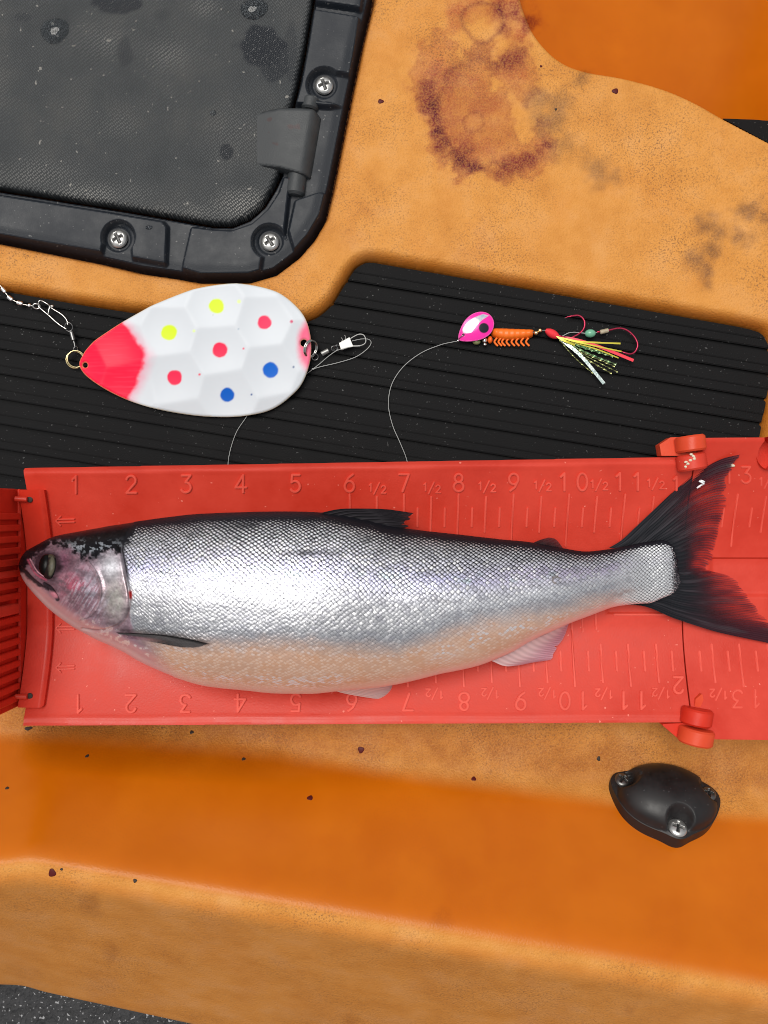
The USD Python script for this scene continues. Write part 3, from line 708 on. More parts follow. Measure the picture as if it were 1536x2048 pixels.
cup = np.asarray(hole.buffer(0.0004).exterior.coords)[:-1]
czz = board_z(hole_c[0], hole_c[1])
nc = len(cup); cv = np.vstack([np.column_stack([cup, np.full(nc, czz - 0.0005)]), np.column_stack([cup, np.full(nc, czz - 0.012)]), [[hole_c[0], hole_c[1], czz - 0.012]]])
ci = np.arange(nc); cj = (ci + 1) % nc
obj(ext, "hole_pocket", (cv, np.vstack([np.stack([ci, cj, cj + nc], 1), np.stack([ci, cj + nc, ci + nc], 1), np.stack([ci + nc, cj + nc, np.full(nc, 2 * nc)], 1)])), "red_plastic_deep", smooth=False)
# raised strokes: numerals, fractions, ticks, arrows
def arc_pts(cx, cy, rx, ry, a0, a1, n=14):
    t = np.radians(np.linspace(a0, a1, n)); return list(zip(cx + rx * np.cos(t), cy + ry * np.sin(t)))
GLYPH = {  # unit box: width 0.6, height 1, y up
    "0": [arc_pts(0.30, 0.5, 0.28, 0.5, 0, 360, 28)],
    "1": [[(0.10, 0.80), (0.30, 1.0), (0.30, 0.0)]],
    "2": [arc_pts(0.30, 0.72, 0.27, 0.28, 165, -38) + [(0.04, 0.0), (0.60, 0.0)]],
    "3": [[(0.05, 1.0), (0.55, 1.0), (0.27, 0.60)] + arc_pts(0.28, 0.30, 0.29, 0.30, 90, -150)],
    "4": [[(0.44, 0.0), (0.44, 1.0), (0.0, 0.28), (0.62, 0.28)]],
    "5": [[(0.54, 1.0), (0.12, 1.0), (0.08, 0.56)] + arc_pts(0.28, 0.32, 0.29, 0.32, 130, -145)],
    "6": [[(0.50, 1.0), (0.24, 0.80), (0.06, 0.45)], arc_pts(0.30, 0.31, 0.27, 0.31, 0, 360, 26)],
    "7": [[(0.02, 1.0), (0.58, 1.0), (0.22, 0.0)]],
    "8": [arc_pts(0.30, 0.76, 0.22, 0.24, 0, 360, 24), arc_pts(0.30, 0.26, 0.28, 0.27, 0, 360, 26)],
    "9": [[(0.10, 0.0), (0.36, 0.20), (0.54, 0.55)], arc_pts(0.30, 0.69, 0.27, 0.31, 0, 360, 26)],
    "/": [[(0.0, -0.08), (0.55, 1.08)]]}
def strokes_to_mesh(lines, w, dz=0.0010):
    """lines in photograph pixels -> raised strokes that follow the board."""
    g = unary_union([LineString(l).buffer(w, quad_segs=4) for l in lines])
    ms = []
    for sh, z0, z1 in ((g, -0.0003, dz * 0.6), (g.buffer(-w * 0.35), dz * 0.6, dz)):
        for p in getattr(sh, "geoms", [sh]):
            if p.is_empty: continue
            p = p.segmentize(6.0)
            m = trimesh.creation.extrude_polygon(p, 1.0, engine="earcut")
            v = np.array(m.vertices); b = B(v[:, 0], v[:, 1])
            b[:, 2] += np.where(v[:, 2] > 0.5, z1, z0)
            ms.append(trimesh.Trimesh(b, m.faces[:, ::-1], process=False))
    return cat(*ms)
def text_lines(txt, cx, cy, h, flip=False, gap=0.92, wx=1.0):
    out, n = [], len(txt)
    adv = h * gap
    for i, ch in enumerate(txt):
        off = (i - (n - 1) / 2) * adv
        for ln_ in GLYPH[ch]:
            a = np.asarray(ln_, float); a = np.column_stack([(a[:, 0] - 0.3) * h * wx + off, (0.5 - a[:, 1]) * h])
            if flip: a = -a
            out.append(a + [cx, cy])
    return out
inch_top = {1: 153, 2: 263, 3: 373, 4: 482, 5: 591, 6: 699, 7: 808, 8: 917, 9: 1027, 10: 1146, 11: 1257}
for n_, x in inch_top.items():
    obj(main, "numeral", strokes_to_mesh(text_lines(str(n_), x, 970 - n_ * 0.6, 34, gap=1.05), 2.5), "red_plastic_worn", smooth=False, label=f"raised number {n_} in the upper row")
inch_bot = {1: 157, 2: 263, 3: 371, 4: 481, 5: 592, 6: 704, 7: 816, 8: 928, 9: 1041, 10: 1147, 11: 1264}
for n_, x in inch_bot.items():
    obj(main, "numeral", strokes_to_mesh(text_lines(str(n_), x, 1408 - n_ * 0.7, 34, True, gap=1.05), 2.5), "red_plastic_worn", smooth=False, label=f"raised upside-down number {n_} in the lower row")
obj(main, "numeral", strokes_to_mesh(text_lines("1", 1352, 967, 26), 2.5), "red_plastic_worn", smooth=False, label="raised digit 1 at the seam, half hidden by the tail")
obj(main, "numeral", strokes_to_mesh(text_lines("2", 1356, 1370, 32, True), 2.5), "red_plastic_worn", smooth=False, label="raised upside-down digit 2 beside the seam")
for x, y in ((754, 977), (863, 976), (973, 974), (1084, 972), (1197, 970), (1310, 968)):
    obj(main, "fraction", strokes_to_mesh(text_lines("1", x - 12, y - 2, 15) + text_lines("/", x, y, 20) + text_lines("2", x + 13, y + 2, 15), 1.7, 0.0007), "red_plastic_worn", smooth=False, label="raised fraction 1/2 in the upper row")
for x, y in ((870, 1387), (981, 1386), (1095, 1386), (1208, 1387), (1322, 1386)):
    obj(main, "fraction", strokes_to_mesh(text_lines("1", x + 12, y + 2, 15, True) + text_lines("/", x, y, 20) + text_lines("2", x - 13, y - 2, 15, True), 1.7, 0.0007), "red_plastic_worn", smooth=False, label="raised upside-down fraction 1/2 in the lower row")
obj(ext, "numeral", strokes_to_mesh(text_lines("13", 1474, 950, 32, gap=1.05), 2.5), "red_plastic_worn", smooth=False, label="raised number 13 in the upper row, half hidden by the tail")
obj(ext, "numeral", strokes_to_mesh(text_lines("13", 1491, 1397, 34, True, gap=1.05), 2.5), "red_plastic_worn", smooth=False, label="raised upside-down number 13 in the lower row")
for x, y, fl in ((1534, 965, False), (1437, 1388, True)):
    sg = -1 if fl else 1
    obj(ext, "fraction", strokes_to_mesh(text_lines("1", x - 12 * sg, y - 2 * sg, 15, fl) + text_lines("/", x, y, 20) + text_lines("2", x + 13 * sg, y + 2 * sg, 15, fl), 1.7, 0.0007), "red_plastic_worn", smooth=False, label="raised fraction 1/2 on the extension panel")
tk_t = PchipInterpolator([6, 7, 8, 9, 10, 11, 12, 13, 14, 15], [699.5, 808, 917, 1027, 1138, 1250, 1364, 1475, 1588, 1702])
tk_b = PchipInterpolator([7, 8, 9, 10, 11, 12, 13, 14, 15], [816, 928, 1040, 1150, 1262, 1374, 1487, 1600, 1713])
def tick(cx, y0, y1, par):
    x0 = 768 + (cx - 768) * 1.000; b0 = B(np.array([cx]), np.array([(y0 if y0 < 1190 else y1)]))[0]
    ys = np.linspace(y0, y1, 9)
    xs = [768 + b0[0] / (S0 * (D - board_z(b0[0], B(cx, yy)[1])) / D) for yy in ys]
    return [list(zip(xs, ys))]
for q in range(24, 60):
    k = q / 4
    par = main if k < 12 else ext
    if k == 12: continue
    x = float(tk_t(k))
    if q % 4 == 0: a, b = 989, 1092
    elif q % 4 == 2: a, b = 994, 1064
    else:
        if k < 7: continue
        a, b = 1017, 1053
    if k > 12 and x < 1440: continue
    if x < 1600: obj(par, "tick_mark", strokes_to_mesh(tick(x, a, b, par), 2.1, 0.0007), "red_plastic_worn", smooth=False)
for q in range(28, 60):
    k = q / 4
    par = main if k < 12 else ext
    if k == 12: continue
    x = float(tk_b(k))
    if q % 4 == 0: a, b = (1240 if k == 10 else 1289), 1372
    elif q % 4 == 2: a, b = 1289, 1364
    else: a, b = 1303, 1341
    if x < 1600: obj(par, "tick_mark", strokes_to_mesh(tick(x, a, b, par), 2.1, 0.0007), "red_plastic_worn", smooth=False)
for x, y0, y1 in ((1164, 1228, 1263), (1191, 1228, 1258)):
    obj(main, "tick_mark", strokes_to_mesh([[(x, y0), (x + 1, y1)]], 2.1, 0.0007), "red_plastic_worn", smooth=False)
obj(main, "frame_line", strokes_to_mesh([[(1228, 1229), (1360, 1229)]], 2.0, 0.0008), "red_plastic_worn", smooth=False)
for y in (1042, 1256, 1335):
    x = 113
    obj(main, "arrow", strokes_to_mesh([[(x + 9, y - 9), (x, y), (x + 9, y + 9)], [(x + 5, y - 3), (x + 36, y - 4)], [(x + 5, y + 3), (x + 36, y + 2)]], 1.6, 0.0008), "red_plastic_worn", smooth=False)

# hinge knuckles at the seam
def knuckle(x, y0, y1, r, dz, look, parent):
    a, b = B(x, y0), B(x, y1); zz = max(a[2], b[2]) + dz
    return obj(parent, "hinge_knuckle", rod([a[0], a[1], zz], [b[0], b[1], zz], r * S0, 32, 0.0008), look, smooth=40)
knuckle(1378, 872, 904, 27, 0.0005, "red_orange_plastic", ext)
knuckle(1380, 908, 941, 27, 0.0002, "red_plastic", main)
knuckle(1391, 1414, 1449, 29, -0.0002, "red_plastic_deep", main)
knuckle(1391, 1454, 1489, 32, -0.0012, "red_orange_plastic", ext)
def wedge(pts_px, dz0, dz1, look, parent, name):
    pg = Polygon([tuple(B(x, y)[:2]) for x, y in pts_px])
    zc = np.mean([B(x, y)[2] for x, y in pts_px])
    m = trimesh.creation.extrude_polygon(pg.buffer(-0.0004).buffer(0.0004), dz1 - dz0, engine="earcut"); m.apply_translation([0, 0, zc + dz0])
    return obj(parent, name, m, look, smooth=False)
wedge([(1320, 889), (1344, 874), (1392, 872), (1392, 912), (1320, 912)], -0.006, -0.0002, "red_orange_plastic", ext, "hinge_web")
wedge([(1322, 1448), (1366, 1446), (1400, 1450), (1400, 1478), (1360, 1480)], -0.007, -0.001, "red_plastic_deep", ext, "hinge_web")
wedge([(1388, 1396), (1400, 1384), (1404, 1398), (1400, 1414), (1388, 1412)], -0.003, 0.0016, "red_orange_plastic", ext, "hinge_pin")

# head stop
def strip_right(v): return 96
yt, yb_ = B(80, 980)[1], B(80, 1412)[1]
xs0, xs1 = B(52, 980)[0] - 0.002, B(92, 980)[0]
ps = Polygon([(xs0, yt), (xs1, yt), (xs1, yb_), (xs0, yb_)])
sv, sf, _, _ = sheet(ps, 0.0008, lambda x, y, d: board_z(x, y) + 0.0034 - 0.0010 * sst(x, xs1 - 0.0016, xs1), 0.0030)
stop = obj(board, "head_stop", (sv, sf), "red_plastic_deep", smooth=32, label="head stop base strip crossing the board's left end")
plx = xs0 - 0.0004; PH = 0.064
xv = np.array([board_z(plx, yt), board_z(plx, YC), board_z(plx, yb_)])
zlow = float(board_z(plx, YC)) + 0.002
def upright(x0, x1, y0, y1, z0, z1, lean=0.05, look="red_plastic_deep", name="stop_plate", parent=None, c=0.0006, label=None):
    m = rbox(x0, x1, y0, y1, z0, z1, c)
    v = np.array(m.vertices); v[:, 0] -= (v[:, 2] - zlow) * lean; m = trimesh.Trimesh(v, m.faces, process=False)
    return obj(parent or board, name, m, look, smooth=False, label=label)
plate = upright(plx - 0.0040, plx - 0.0016, yb_ - 0.001, yt + 0.0005, zlow, zlow + PH, label="upright plate of the head stop at the left edge")
upright(plx - 0.0016, plx, yb_ - 0.001, yt + 0.0005, zlow, zlow + 0.0075, name="rail", parent=plate)
nrib = 17
ys_ = np.linspace(yb_ + 0.004, yt - 0.012, nrib)
for i, yy in enumerate(ys_):
    if i in (8,): continue
    upright(plx - 0.0016, plx + 0.0004, yy - 0.0015, yy + 0.0015, zlow + 0.0078, zlow + PH - 0.004, name="rib", parent=plate, c=0.0004)
upright(plx - 0.0016, plx + 0.0030, ys_[8] - 0.0022, ys_[8] + 0.0022, zlow + 0.014, zlow + 0.040, name="tab", parent=plate, look="red_plastic", c=0.0005)
for y in (998, 1388):
    c0, c1 = B(40, y, 0.0052), B(63, y + 1, 0.0046)
    obj(stop, "pin", rod(c0, c1, 0.0012, 16), "red_plastic", smooth=40)
    obj(stop, "pin_socket", ell(B(66, y + 1, 0.0036), 0.0014, 0.0015, 0.0004, 2), "grime", smooth=True)

# scraps
for x, y, r, look, nm, lab, dz in ((1371, 929, 13, "scrap_flesh", "flesh_scrap", "cream scrap of flesh stuck on the upper red hinge knuckle", 0.0072), (1462, 932, 7, "scrap_flesh", "flesh_scrap", "pale smear of dried flesh on the red panel beside the dark hole", 0.0010)):
    ms = []
    for i in range(30 if dz > 0.002 else 9):
        a = RNG.normal(0, r * 0.55, 2) * ([1, 1] if dz > 0.002 else [1.6, 0.7]); p = B(x + a[0], y + a[1], dz + RNG.uniform(0, 0.0006)); k = S0 * RNG.uniform(1.5, 4.0)
        ms.append(ell(p, k, k * RNG.uniform(0.5, 1), k * (0.6 if dz > 0.002 else 0.25), 1))
    tag(obj("/World", nm, cat(*ms), look, smooth=True), lab, "fish scrap")
exec_after_fish = []

# ------------------------------------------------------------------ fish
fish = thing("fish", "silvery salmon-like fish with dark back lying on its side on the red measuring board", "fish")
T_X = [38, 40, 46, 55, 70, 90, 107, 150, 195, 260, 325, 407, 500, 557, 620, 665, 729, 790, 844, 920, 1000, 1058, 1122, 1172, 1215, 1244, 1290, 1325, 1342, 1350, 1355, 1360]
T_Y = [1131, 1122, 1111, 1101, 1092, 1081, 1073, 1064, 1056, 1046, 1036, 1027, 1024, 1023, 1024, 1027, 1040, 1054, 1062, 1070, 1079, 1085, 1096, 1103, 1099, 1094, 1085, 1081, 1090, 1108, 1128, 1160]
B_X = [38, 42, 50, 65, 85, 104, 146, 195, 247, 293, 358, 423, 500, 557, 620, 672, 779, 880, 951, 986, 1022, 1058, 1136, 1186, 1237, 1270, 1297, 1320, 1340, 1352, 1357, 1360]
B_Y = [1133, 1146, 1162, 1180, 1201, 1219, 1249, 1275, 1299, 1325, 1353, 1371, 1380, 1385, 1386, 1381, 1369, 1346, 1331, 1319, 1304, 1283, 1247, 1227, 1211, 1207, 1205, 1196, 1188, 1180, 1172, 1161]
ftop, fbot = PchipInterpolator(T_X, T_Y), PchipInterpolator(B_X, B_Y)
wx = PchipInterpolator([38, 45, 60, 100, 180, 300, 450, 600, 800, 950, 1100, 1200, 1280, 1340, 1360], np.array([0.6, 3.0, 6.2, 11.5, 17.5, 21.5, 23.5, 23.5, 20.5, 16.5, 11.5, 7.6, 4.2, 2.9, 1.2]) / 1000)
WMAX = 0.0235
zbase = PchipInterpolator([38, 300, 800, 1360], [0.0095, 0.0080, 0.0105, 0.0150])
def f_zc(px): return zbase(px) + 0.30 * WMAX + 0.70 * wx(px) - 0.004 * sst(px, 1100, 1340)
NX = 960
upx = np.concatenate([38 + 22 * np.linspace(0, 1, 40, endpoint=False) ** 1.6, np.linspace(60, 1340, NX - 90), 1340 + 20 * (1 - (1 - np.linspace(0, 1, 51)[1:]) ** 1.7)])
NU, NLo = 360, 70
thU = np.linspace(0, np.pi, NU, endpoint=False); thL = np.linspace(np.pi, 2 * np.pi, NLo, endpoint=False)
th = np.concatenate([thU, thL]); NT = len(th)
pxg, thg = np.meshgrid(upx, th, indexing="ij")
cyp, hh = (ftop(upx) + fbot(upx)) / 2, (fbot(upx) - ftop(upx)) / 2
zc = f_zc(upx); ww = wx(upx)
pyg = cyp[:, None] - hh[:, None] * np.cos(thg)
snn = np.sin(thg)
flat_e = (0.92 - 0.50 * sst(upx, 1210, 1330))[:, None]
zg = zc[:, None] + ww[:, None] * np.sign(snn) * np.abs(snn) ** flat_e
zg = np.maximum(zg, zc[:, None] - 0.92 * ww[:, None])
kk = S0 * (D - zc[:, None]) / D
pxg = pxg + 9.0 * (meshkit.fbm(np.stack([pyg / 5.5, 0 * pyg, 0 * pyg], -1), 2, 19) - 0.55) * sst(pxg, 1318, 1352)
body = np.stack([(pxg - 768) * kk, (1024 - pyg) * kk, zg], -1)
def normals_grid(b):
    du = np.gradient(b, axis=0); dv = np.roll(b, -1, 1) - np.roll(b, 1, 1)
    n = np.cross(du, dv); n /= np.linalg.norm(n, axis=-1, keepdims=True) + 1e-12
    return n
nrmB = normals_grid(body)
if nrmB[len(upx) // 2, NU // 2, 2] < 0: nrmB = -nrmB
qx, qy = PX(body)                       # where each spot of the skin was seen
seg = np.linalg.norm(np.diff(body, axis=1), axis=-1)
arc_l = np.concatenate([np.zeros((len(upx), 1)), np.cumsum(seg, 1)], 1)
lat_py = np.interp(upx, [200, 262, 350, 450, 557, 665, 772, 915, 1100, 1300, 1360], [1125, 1130, 1150, 1164, 1168, 1179, 1186, 1188, 1168, 1140, 1140])
idx = np.argmin(np.abs(qy[:, :NU] - lat_py[:, None]), 1)
arc_l = arc_l - arc_l[np.arange(len(upx)), idx][:, None]
# scales: staggered lattice in skin coordinates
sx = np.interp(upx, [240, 500, 900, 1200, 1360], [9.0, 10.6, 10.2, 8.9, 8.0]) * S0
cu = np.concatenate([[0], np.cumsum(np.diff(body[:, 0, 0]) / sx[1:])])
U = cu[:, None] + 0 * arc_l; Vv = arc_l * (1 + 5.0 * np.clip(arc_l, -0.05, 0.05) * np.sign(arc_l)) / (sx * 0.86)[:, None]
U = U + 0.42 * (meshkit.fbm(np.stack([pxg / 60, pyg / 40, 0 * pxg], -1), 2, 31) - 0.5) * 2 - 0.05 * np.abs(Vv)
Vv = Vv + 0.42 * (meshkit.fbm(np.stack([pxg / 60, pyg / 40, 0 * pxg + 9], -1), 2, 32) - 0.5) * 2
best = np.full(U.shape, 9.0); second = np.full(U.shape, 9.0); cid = np.zeros(U.shape, np.int64); cdu = np.zeros(U.shape); cdv = np.zeros(U.shape)
for off in (0.0, 0.5):
    for di_ in (-1, 0, 1):
        for dj in (-1, 0, 1):
            i_ = np.floor(U - off + 0.5) + di_; j_ = np.floor(Vv - off + 0.5) + dj
            du_ = U - (i_ + off); dv_ = Vv - (j_ + off)
            jh = (((i_ + 7 * off) * 12.9898 + j_ * 78.233) % 6.2831); d_ = np.sqrt((du_ + 0.07 * np.sin(jh * 5.1)) ** 2 + (dv_ + 0.07 * np.cos(jh * 7.3)) ** 2)
            nb = d_ < best
            second = np.where(nb, best, np.minimum(second, d_))
            cid = np.where(nb, (i_.astype(np.int64) * 73856093) ^ (j_.astype(np.int64) * 19349663) ^ int(off * 2) * 83492791, cid)
            cdu = np.where(nb, du_, cdu); cdv = np.where(nb, dv_, cdv); best = np.where(nb, d_, best)
edge = (second - best) / 0.5            # 0 at scale edges, 1 in the middle
hsh = lambda s: (((cid * (2654435761 + 2 * s) + s * 97) >> 7) & 0xFFFF) / 65535.0
rnd, rnd2, rnd3 = hsh(1), hsh(5), hsh(9)
op_x = np.interp(qy, [1020, 1050, 1085, 1102, 1148, 1196, 1225, 1245, 1262, 1290, 1330, 1400], [275, 262, 244, 242, 251, 259, 260, 262, 268, 300, 330, 360])
sc = sst(qx + 9 * (meshkit.fbm(np.stack([qx / 7, qy / 7, 0 * qx], -1), 2, 47) - 0.5), op_x + 1, op_x + 7)         # 1 on the scaled body
upside = (thg < np.pi).astype(float)
tpos = np.cos(thg)                        # +1 dorsal, -1 ventral
N1 = meshkit.fbm(np.stack([qx / 24, qy / 14, 0 * qx], -1), 4, 41); N2 = meshkit.fbm(np.stack([qx / 90, qy / 30, 0 * qx], -1), 3, 42); N3 = meshkit.fbm(np.stack([qx / 6, qy / 6, 0 * qx], -1), 3, 43)
def pl_dist(pts_px):
    l = densify(catmull(np.asarray(pts_px, float), False, 8), 0.6)
    return cKDTree(l).query(np.stack([qx.ravel(), qy.ravel()], 1))[0].reshape(qx.shape)
belly_y = np.interp(qx, [250, 300, 350, 450, 550, 650, 750, 800, 850, 900, 950, 1000, 1060, 1120, 1180, 1260], [1272, 1281, 1289, 1291, 1287, 1290, 1298, 1298, 1283, 1265, 1249, 1238, 1229, 1222, 1205, 1190])
bel = sst(qy - belly_y + 16 * (N1 - 0.5), -28, 26)
col = np.zeros(qx.shape + (3,)); met = np.zeros(qx.shape); rgh = np.full(qx.shape, 0.41)
def lay(c, m):
    global col
    col = col * (1 - m[..., None]) + np.asarray(c) * m[..., None]
tone_ = np.interp(tpos, [-0.6, -0.35, -0.1, 0.15, 0.35, 1.0], [0.42, 0.44, 0.50, 0.58, 0.78, 0.90]) * (0.80 + 0.40 * N2)
tone_ = np.clip(tone_ * (1 + 0.45 * sst(qx, 680, 980) * (1 - sst(tpos, 0.2, 0.5))), 0, 0.9)
col[:] = tone_[..., None] * np.array((0.965, 0.98, 1.03)); met[:] = 0.86
lilac = np.exp(-((tpos - 0.40 - 0.10 * (N2 - 0.5)) / 0.20) ** 2)
lay((0.56, 0.55, 0.80), np.clip(lilac * (0.35 + 0.9 * N2), 0, 1))
lay((0.78, 0.66, 0.80), lilac * sst(qx, 850, 1150) * 0.5)
lay((0.60, 0.78, 0.74), np.exp(-((tpos - 0.36) / 0.10) ** 2) * sst(N1, 0.55, 0.75) * 0.6)
lay((0.80, 0.80, 0.82), sst(rnd, 0.55, 1) * 0.8 * (1 - bel)); lay((0.36, 0.36, 0.41), sst(rnd3, 0.6, 1) * 0.6 * (1 - bel))
lay((0.42, 0.43, 0.48), np.exp(-((qx - 500) / 110) ** 2 - ((qy - 1240) / 40) ** 2) * 0.35 + 0.35 * np.exp(-((qy - belly_y + 14) / 15) ** 2))
# belly: peach skin, with the warm reflection of deck and board painted in
lay((0.66, 0.35, 0.20), bel * (0.80 + 0.25 * (N1 - 0.5))); lay((0.80, 0.62, 0.52), bel * 0.5 * sst(edge, 0.15, 0.6) * sst(rnd, 0.2, 0.8))
met = met * (1 - bel) + 0.48 * bel
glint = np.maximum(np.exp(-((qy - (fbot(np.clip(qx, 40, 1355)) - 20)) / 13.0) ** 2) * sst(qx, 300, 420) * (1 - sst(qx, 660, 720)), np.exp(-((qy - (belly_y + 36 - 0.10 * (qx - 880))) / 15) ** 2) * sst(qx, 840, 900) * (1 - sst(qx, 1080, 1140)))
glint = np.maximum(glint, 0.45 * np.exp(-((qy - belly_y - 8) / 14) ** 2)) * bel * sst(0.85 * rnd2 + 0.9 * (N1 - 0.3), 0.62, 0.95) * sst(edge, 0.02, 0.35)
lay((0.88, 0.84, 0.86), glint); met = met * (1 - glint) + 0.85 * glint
lay((0.78, 0.60, 0.55), bel * sst(qy - fbot(np.clip(qx, 40, 1355)), -16, -2) * 0.7)
# net of dark scale edges, widening towards the back
back = sst(tpos, 0.30, 0.97)
wdark = np.interp(tpos, [-1, -0.3, 0.10, 0.26, 0.36, 0.50, 0.66, 0.80, 0.88, 0.93, 1.0], [0.0, 0.05, 0.08, 0.13, 0.22, 0.33, 0.42, 0.54, 0.82, 1.6, 2.0])
wdark = wdark * (1 + 0.5 * (N1 - 0.5)) + 0.35 * sst(qx, 880, 1150) * sst(tpos, 0.55, 0.9) * 0.3
wdark = wdark * (1 - 0.35 * sst(qx, 1200, 1300) * (tpos < 0.86))
wdark = np.maximum(wdark, 0.26 * sst(qx, 1225, 1290))
lay((0.86, 0.88, 0.90), 0.8 * sst(qx, 1210, 1280))
wdark = np.maximum(wdark, 1.5 * sst(qx, 1336, 1356) * (0.4 + 0.9 * N3))
dark = (1 - sst(edge, wdark * 0.75, wdark * 1.0 + 0.10)) * sst(wdark, 0.0, 0.12)
blot = np.maximum.reduce([np.exp(-((qx - 492) / 34) ** 2 - ((qy - 1050) / 9) ** 2), 0.8 * np.exp(-((qx - 620) / 70) ** 2 - ((qy - 1106) / 7) ** 2), 0.8 * np.exp(-((qx - 733) / 14) ** 2 - ((qy - 1078) / 12) ** 2), 0.6 * np.exp(-((qx - 385) / 22) ** 2 - ((qy - 1068) / 10) ** 2), 0.55 * np.exp(-((qx - 1130) / 40) ** 2 - ((qy - 1113) / 7) ** 2)])
dark = np.maximum(dark, np.clip(blot * (0.5 + N3) - 0.15 * edge, 0, 1))
dark = np.maximum(dark, 0.8 * sst(-(np.abs(qy - np.interp(qx, upx, lat_py)) - 1.5), -1.2, 0.6) * (rnd3 > 0.35) * sst(0.6 - edge, 0, 0.4) * (1 - bel))
dark = dark * sc
# tail base: scaled patch thins out at its rim
lay((0.012, 0.012, 0.017), dark); met = met * (1 - 0.75 * dark); rgh = rgh + 0.05 * dark
lay((0.13, 0.13, 0.15), 0.85 * (0.45 + 0.9 * N1) * (1 - sst(edge, 0.03, 0.27)) * (1 - bel) * sc * (1 - sst(tpos, 0.2, 0.5)))
lay((0.34, 0.22, 0.20), 0.65 * np.exp(-((qx - 1243) / 26) ** 2 - ((qy - 1186 + 0.28 * (qx - 1243)) / 7) ** 2) * sst(N3, 0.3, 0.6))
lost = sst(N2 + 0.25 * (N1 - 0.5) + 0.10 * (rnd - 0.5), 0.66, 0.70) * (1 - bel) * sc
lay((0.30, 0.30, 0.33), lost * 0.45 * (1 - sst(tpos, 0.15, 0.4)))
wound = np.exp(-((np.hypot((qx - 1112) * 1.0, (qy - 1160) * 1.1) - 7) / 2.2) ** 2) * sst(N3, 0.35, 0.6)
lay((0.22, 0.17, 0.12), wound * 0.75)
lay((0.45, 0.02, 0.02), np.clip(1.3 * np.exp(-(((qx - 260.5) / 4) ** 4) - ((qy - 1190) / 8.5) ** 4), 0, 1))
lay((0.015, 0.014, 0.018), np.exp(-((qx - op_x - 3) / 5.0) ** 2) * (1 - sst(qy, 1140, 1190))); cr_ = sst(18 - np.abs(qx - op_x - 2) + 26 * (N3 - 0.5), 0, 10) * (1 - sst(qy, 1082, 1100)); lay((0.010, 0.010, 0.013), cr_); met = met * (1 - 0.85 * cr_); met = met * (1 - 0.8 * np.exp(-((qx - op_x - 3) / 5.0) ** 2) * (1 - sst(qy, 1140, 1190)))  # painted shadow line behind the gill cover, then the black of the crown
# head
hw_ = 26 * sst(qy, 1252, 1285)
hd = 1 - sst(qx, op_x - 2 - hw_, op_x + 3 + hw_)
hcol = np.zeros_like(col); hcol[:] = (0.31, 0.20, 0.25); hmet = np.full(qx.shape, 0.5)
def hlay(c, m, mt=None):
    global hcol, hmet
    m = np.clip(m, 0, 1)
    hcol = hcol * (1 - m[..., None]) + np.asarray(c) * m[..., None]
    if mt is not None: hmet = hmet * (1 - m) + mt * m
hlay((0.66, 0.66, 0.71), np.exp(-((qx - 222) / 26) ** 2 - ((qy - 1135) / 32) ** 2))
hlay((0.44, 0.42, 0.39), np.exp(-((qx - 232) / 24) ** 2 - ((qy - 1200) / 40) ** 2) * (0.6 + 0.8 * N3))
hlay((0.46, 0.11, 0.17), 0.85 * np.exp(-((qx - 150) / 34) ** 2 - ((qy - 1170) / 26) ** 2) * sst(N1 + 0.3 * (N3 - 0.5), 0.36, 0.62))
hlay((0.20, 0.075, 0.13), 0.8 * np.exp(-((qx - 128) / 15) ** 2 - ((qy - 1120) / 26) ** 2))
streak = meshkit.fbm(np.stack([(qx + 0.6 * qy) / 3.0, (qy - 0.6 * qx) / 22, 0 * qx], -1), 3, 51)
hlay((0.82, 0.76, 0.88), 0.9 * sst(streak, 0.52, 0.66) * np.exp(-((qx - 168) / 40) ** 2 - ((qy - 1200) / 44) ** 2), 0.9)
low_y = fbot(np.clip(qx, 40, 1355))
hlay((0.50, 0.25, 0.25), sst(qy - low_y, -34, -14) * 0.85, 0.15)
hlay((0.62, 0.45, 0.44), sst(qy - low_y, -12, -2) * 0.7, 0.2)
top_b = np.interp(qx, [30, 60, 100, 115, 140, 165, 190, 215, 245, 262], [1150, 1125, 1090, 1090, 1099, 1118, 1114, 1104, 1104, 1100])
hlay((0.008, 0.008, 0.010), 1 - sst(qy - top_b + 26 * (N3 - 0.5) + 18 * (N1 - 0.5), -7, 6), 0.05)
hlay((0.10, 0.11, 0.13), 0.65 * np.exp(-((qx - 195) / 16) ** 2 - ((qy - 1116) / 12) ** 2) * sst(N3, 0.35, 0.6), 0.4)
hlay((0.46, 0.50, 0.56), sst(N3, 0.56, 0.68) * np.exp(-((qx - 190) / 50) ** 2 - ((qy - 1094) / 11) ** 2) * 0.8, 0.7)
hlay((0.022, 0.011, 0.016), (1 - sst(np.hypot((qx - 95) / 33, (qy - 1130) / 36) + 0.3 * (N1 - 0.5), 0.68, 1.15)) * 0.96, 0.08)
hlay((0.42, 0.08, 0.14), np.exp(-(pl_dist([(56, 1120), (70, 1146), (92, 1160)]) / 2.2) ** 2) * 0.8)
hlay((0.66, 0.34, 0.42), np.exp(-(pl_dist([(60, 1118), (75, 1142), (96, 1157)]) / 1.2) ** 2) * 0.7)
jaw = pl_dist([(41, 1136), (52, 1146), (66, 1160), (80, 1171), (94, 1178)])
hlay((0.010, 0.009, 0.011), (1 - sst(jaw + 5 * (N3 - 0.5) + 0.04 * (qx - 41), 3.6, 8.0)) * 0.95, 0.1)
mx = pl_dist([(88, 1168), (100, 1176), (110, 1190), (114, 1199)])
hlay((0.03, 0.022, 0.028), 1 - sst(mx, 3.0, 5.5), 0.1)
hlay((0.40, 0.15, 0.19), np.clip(1.2 * np.exp(-(((qx - 106) / 7) ** 2 + ((qy - 1190 - 0.7 * (qx - 106)) / 5) ** 2) ** 2), 0, 1), 0.1)
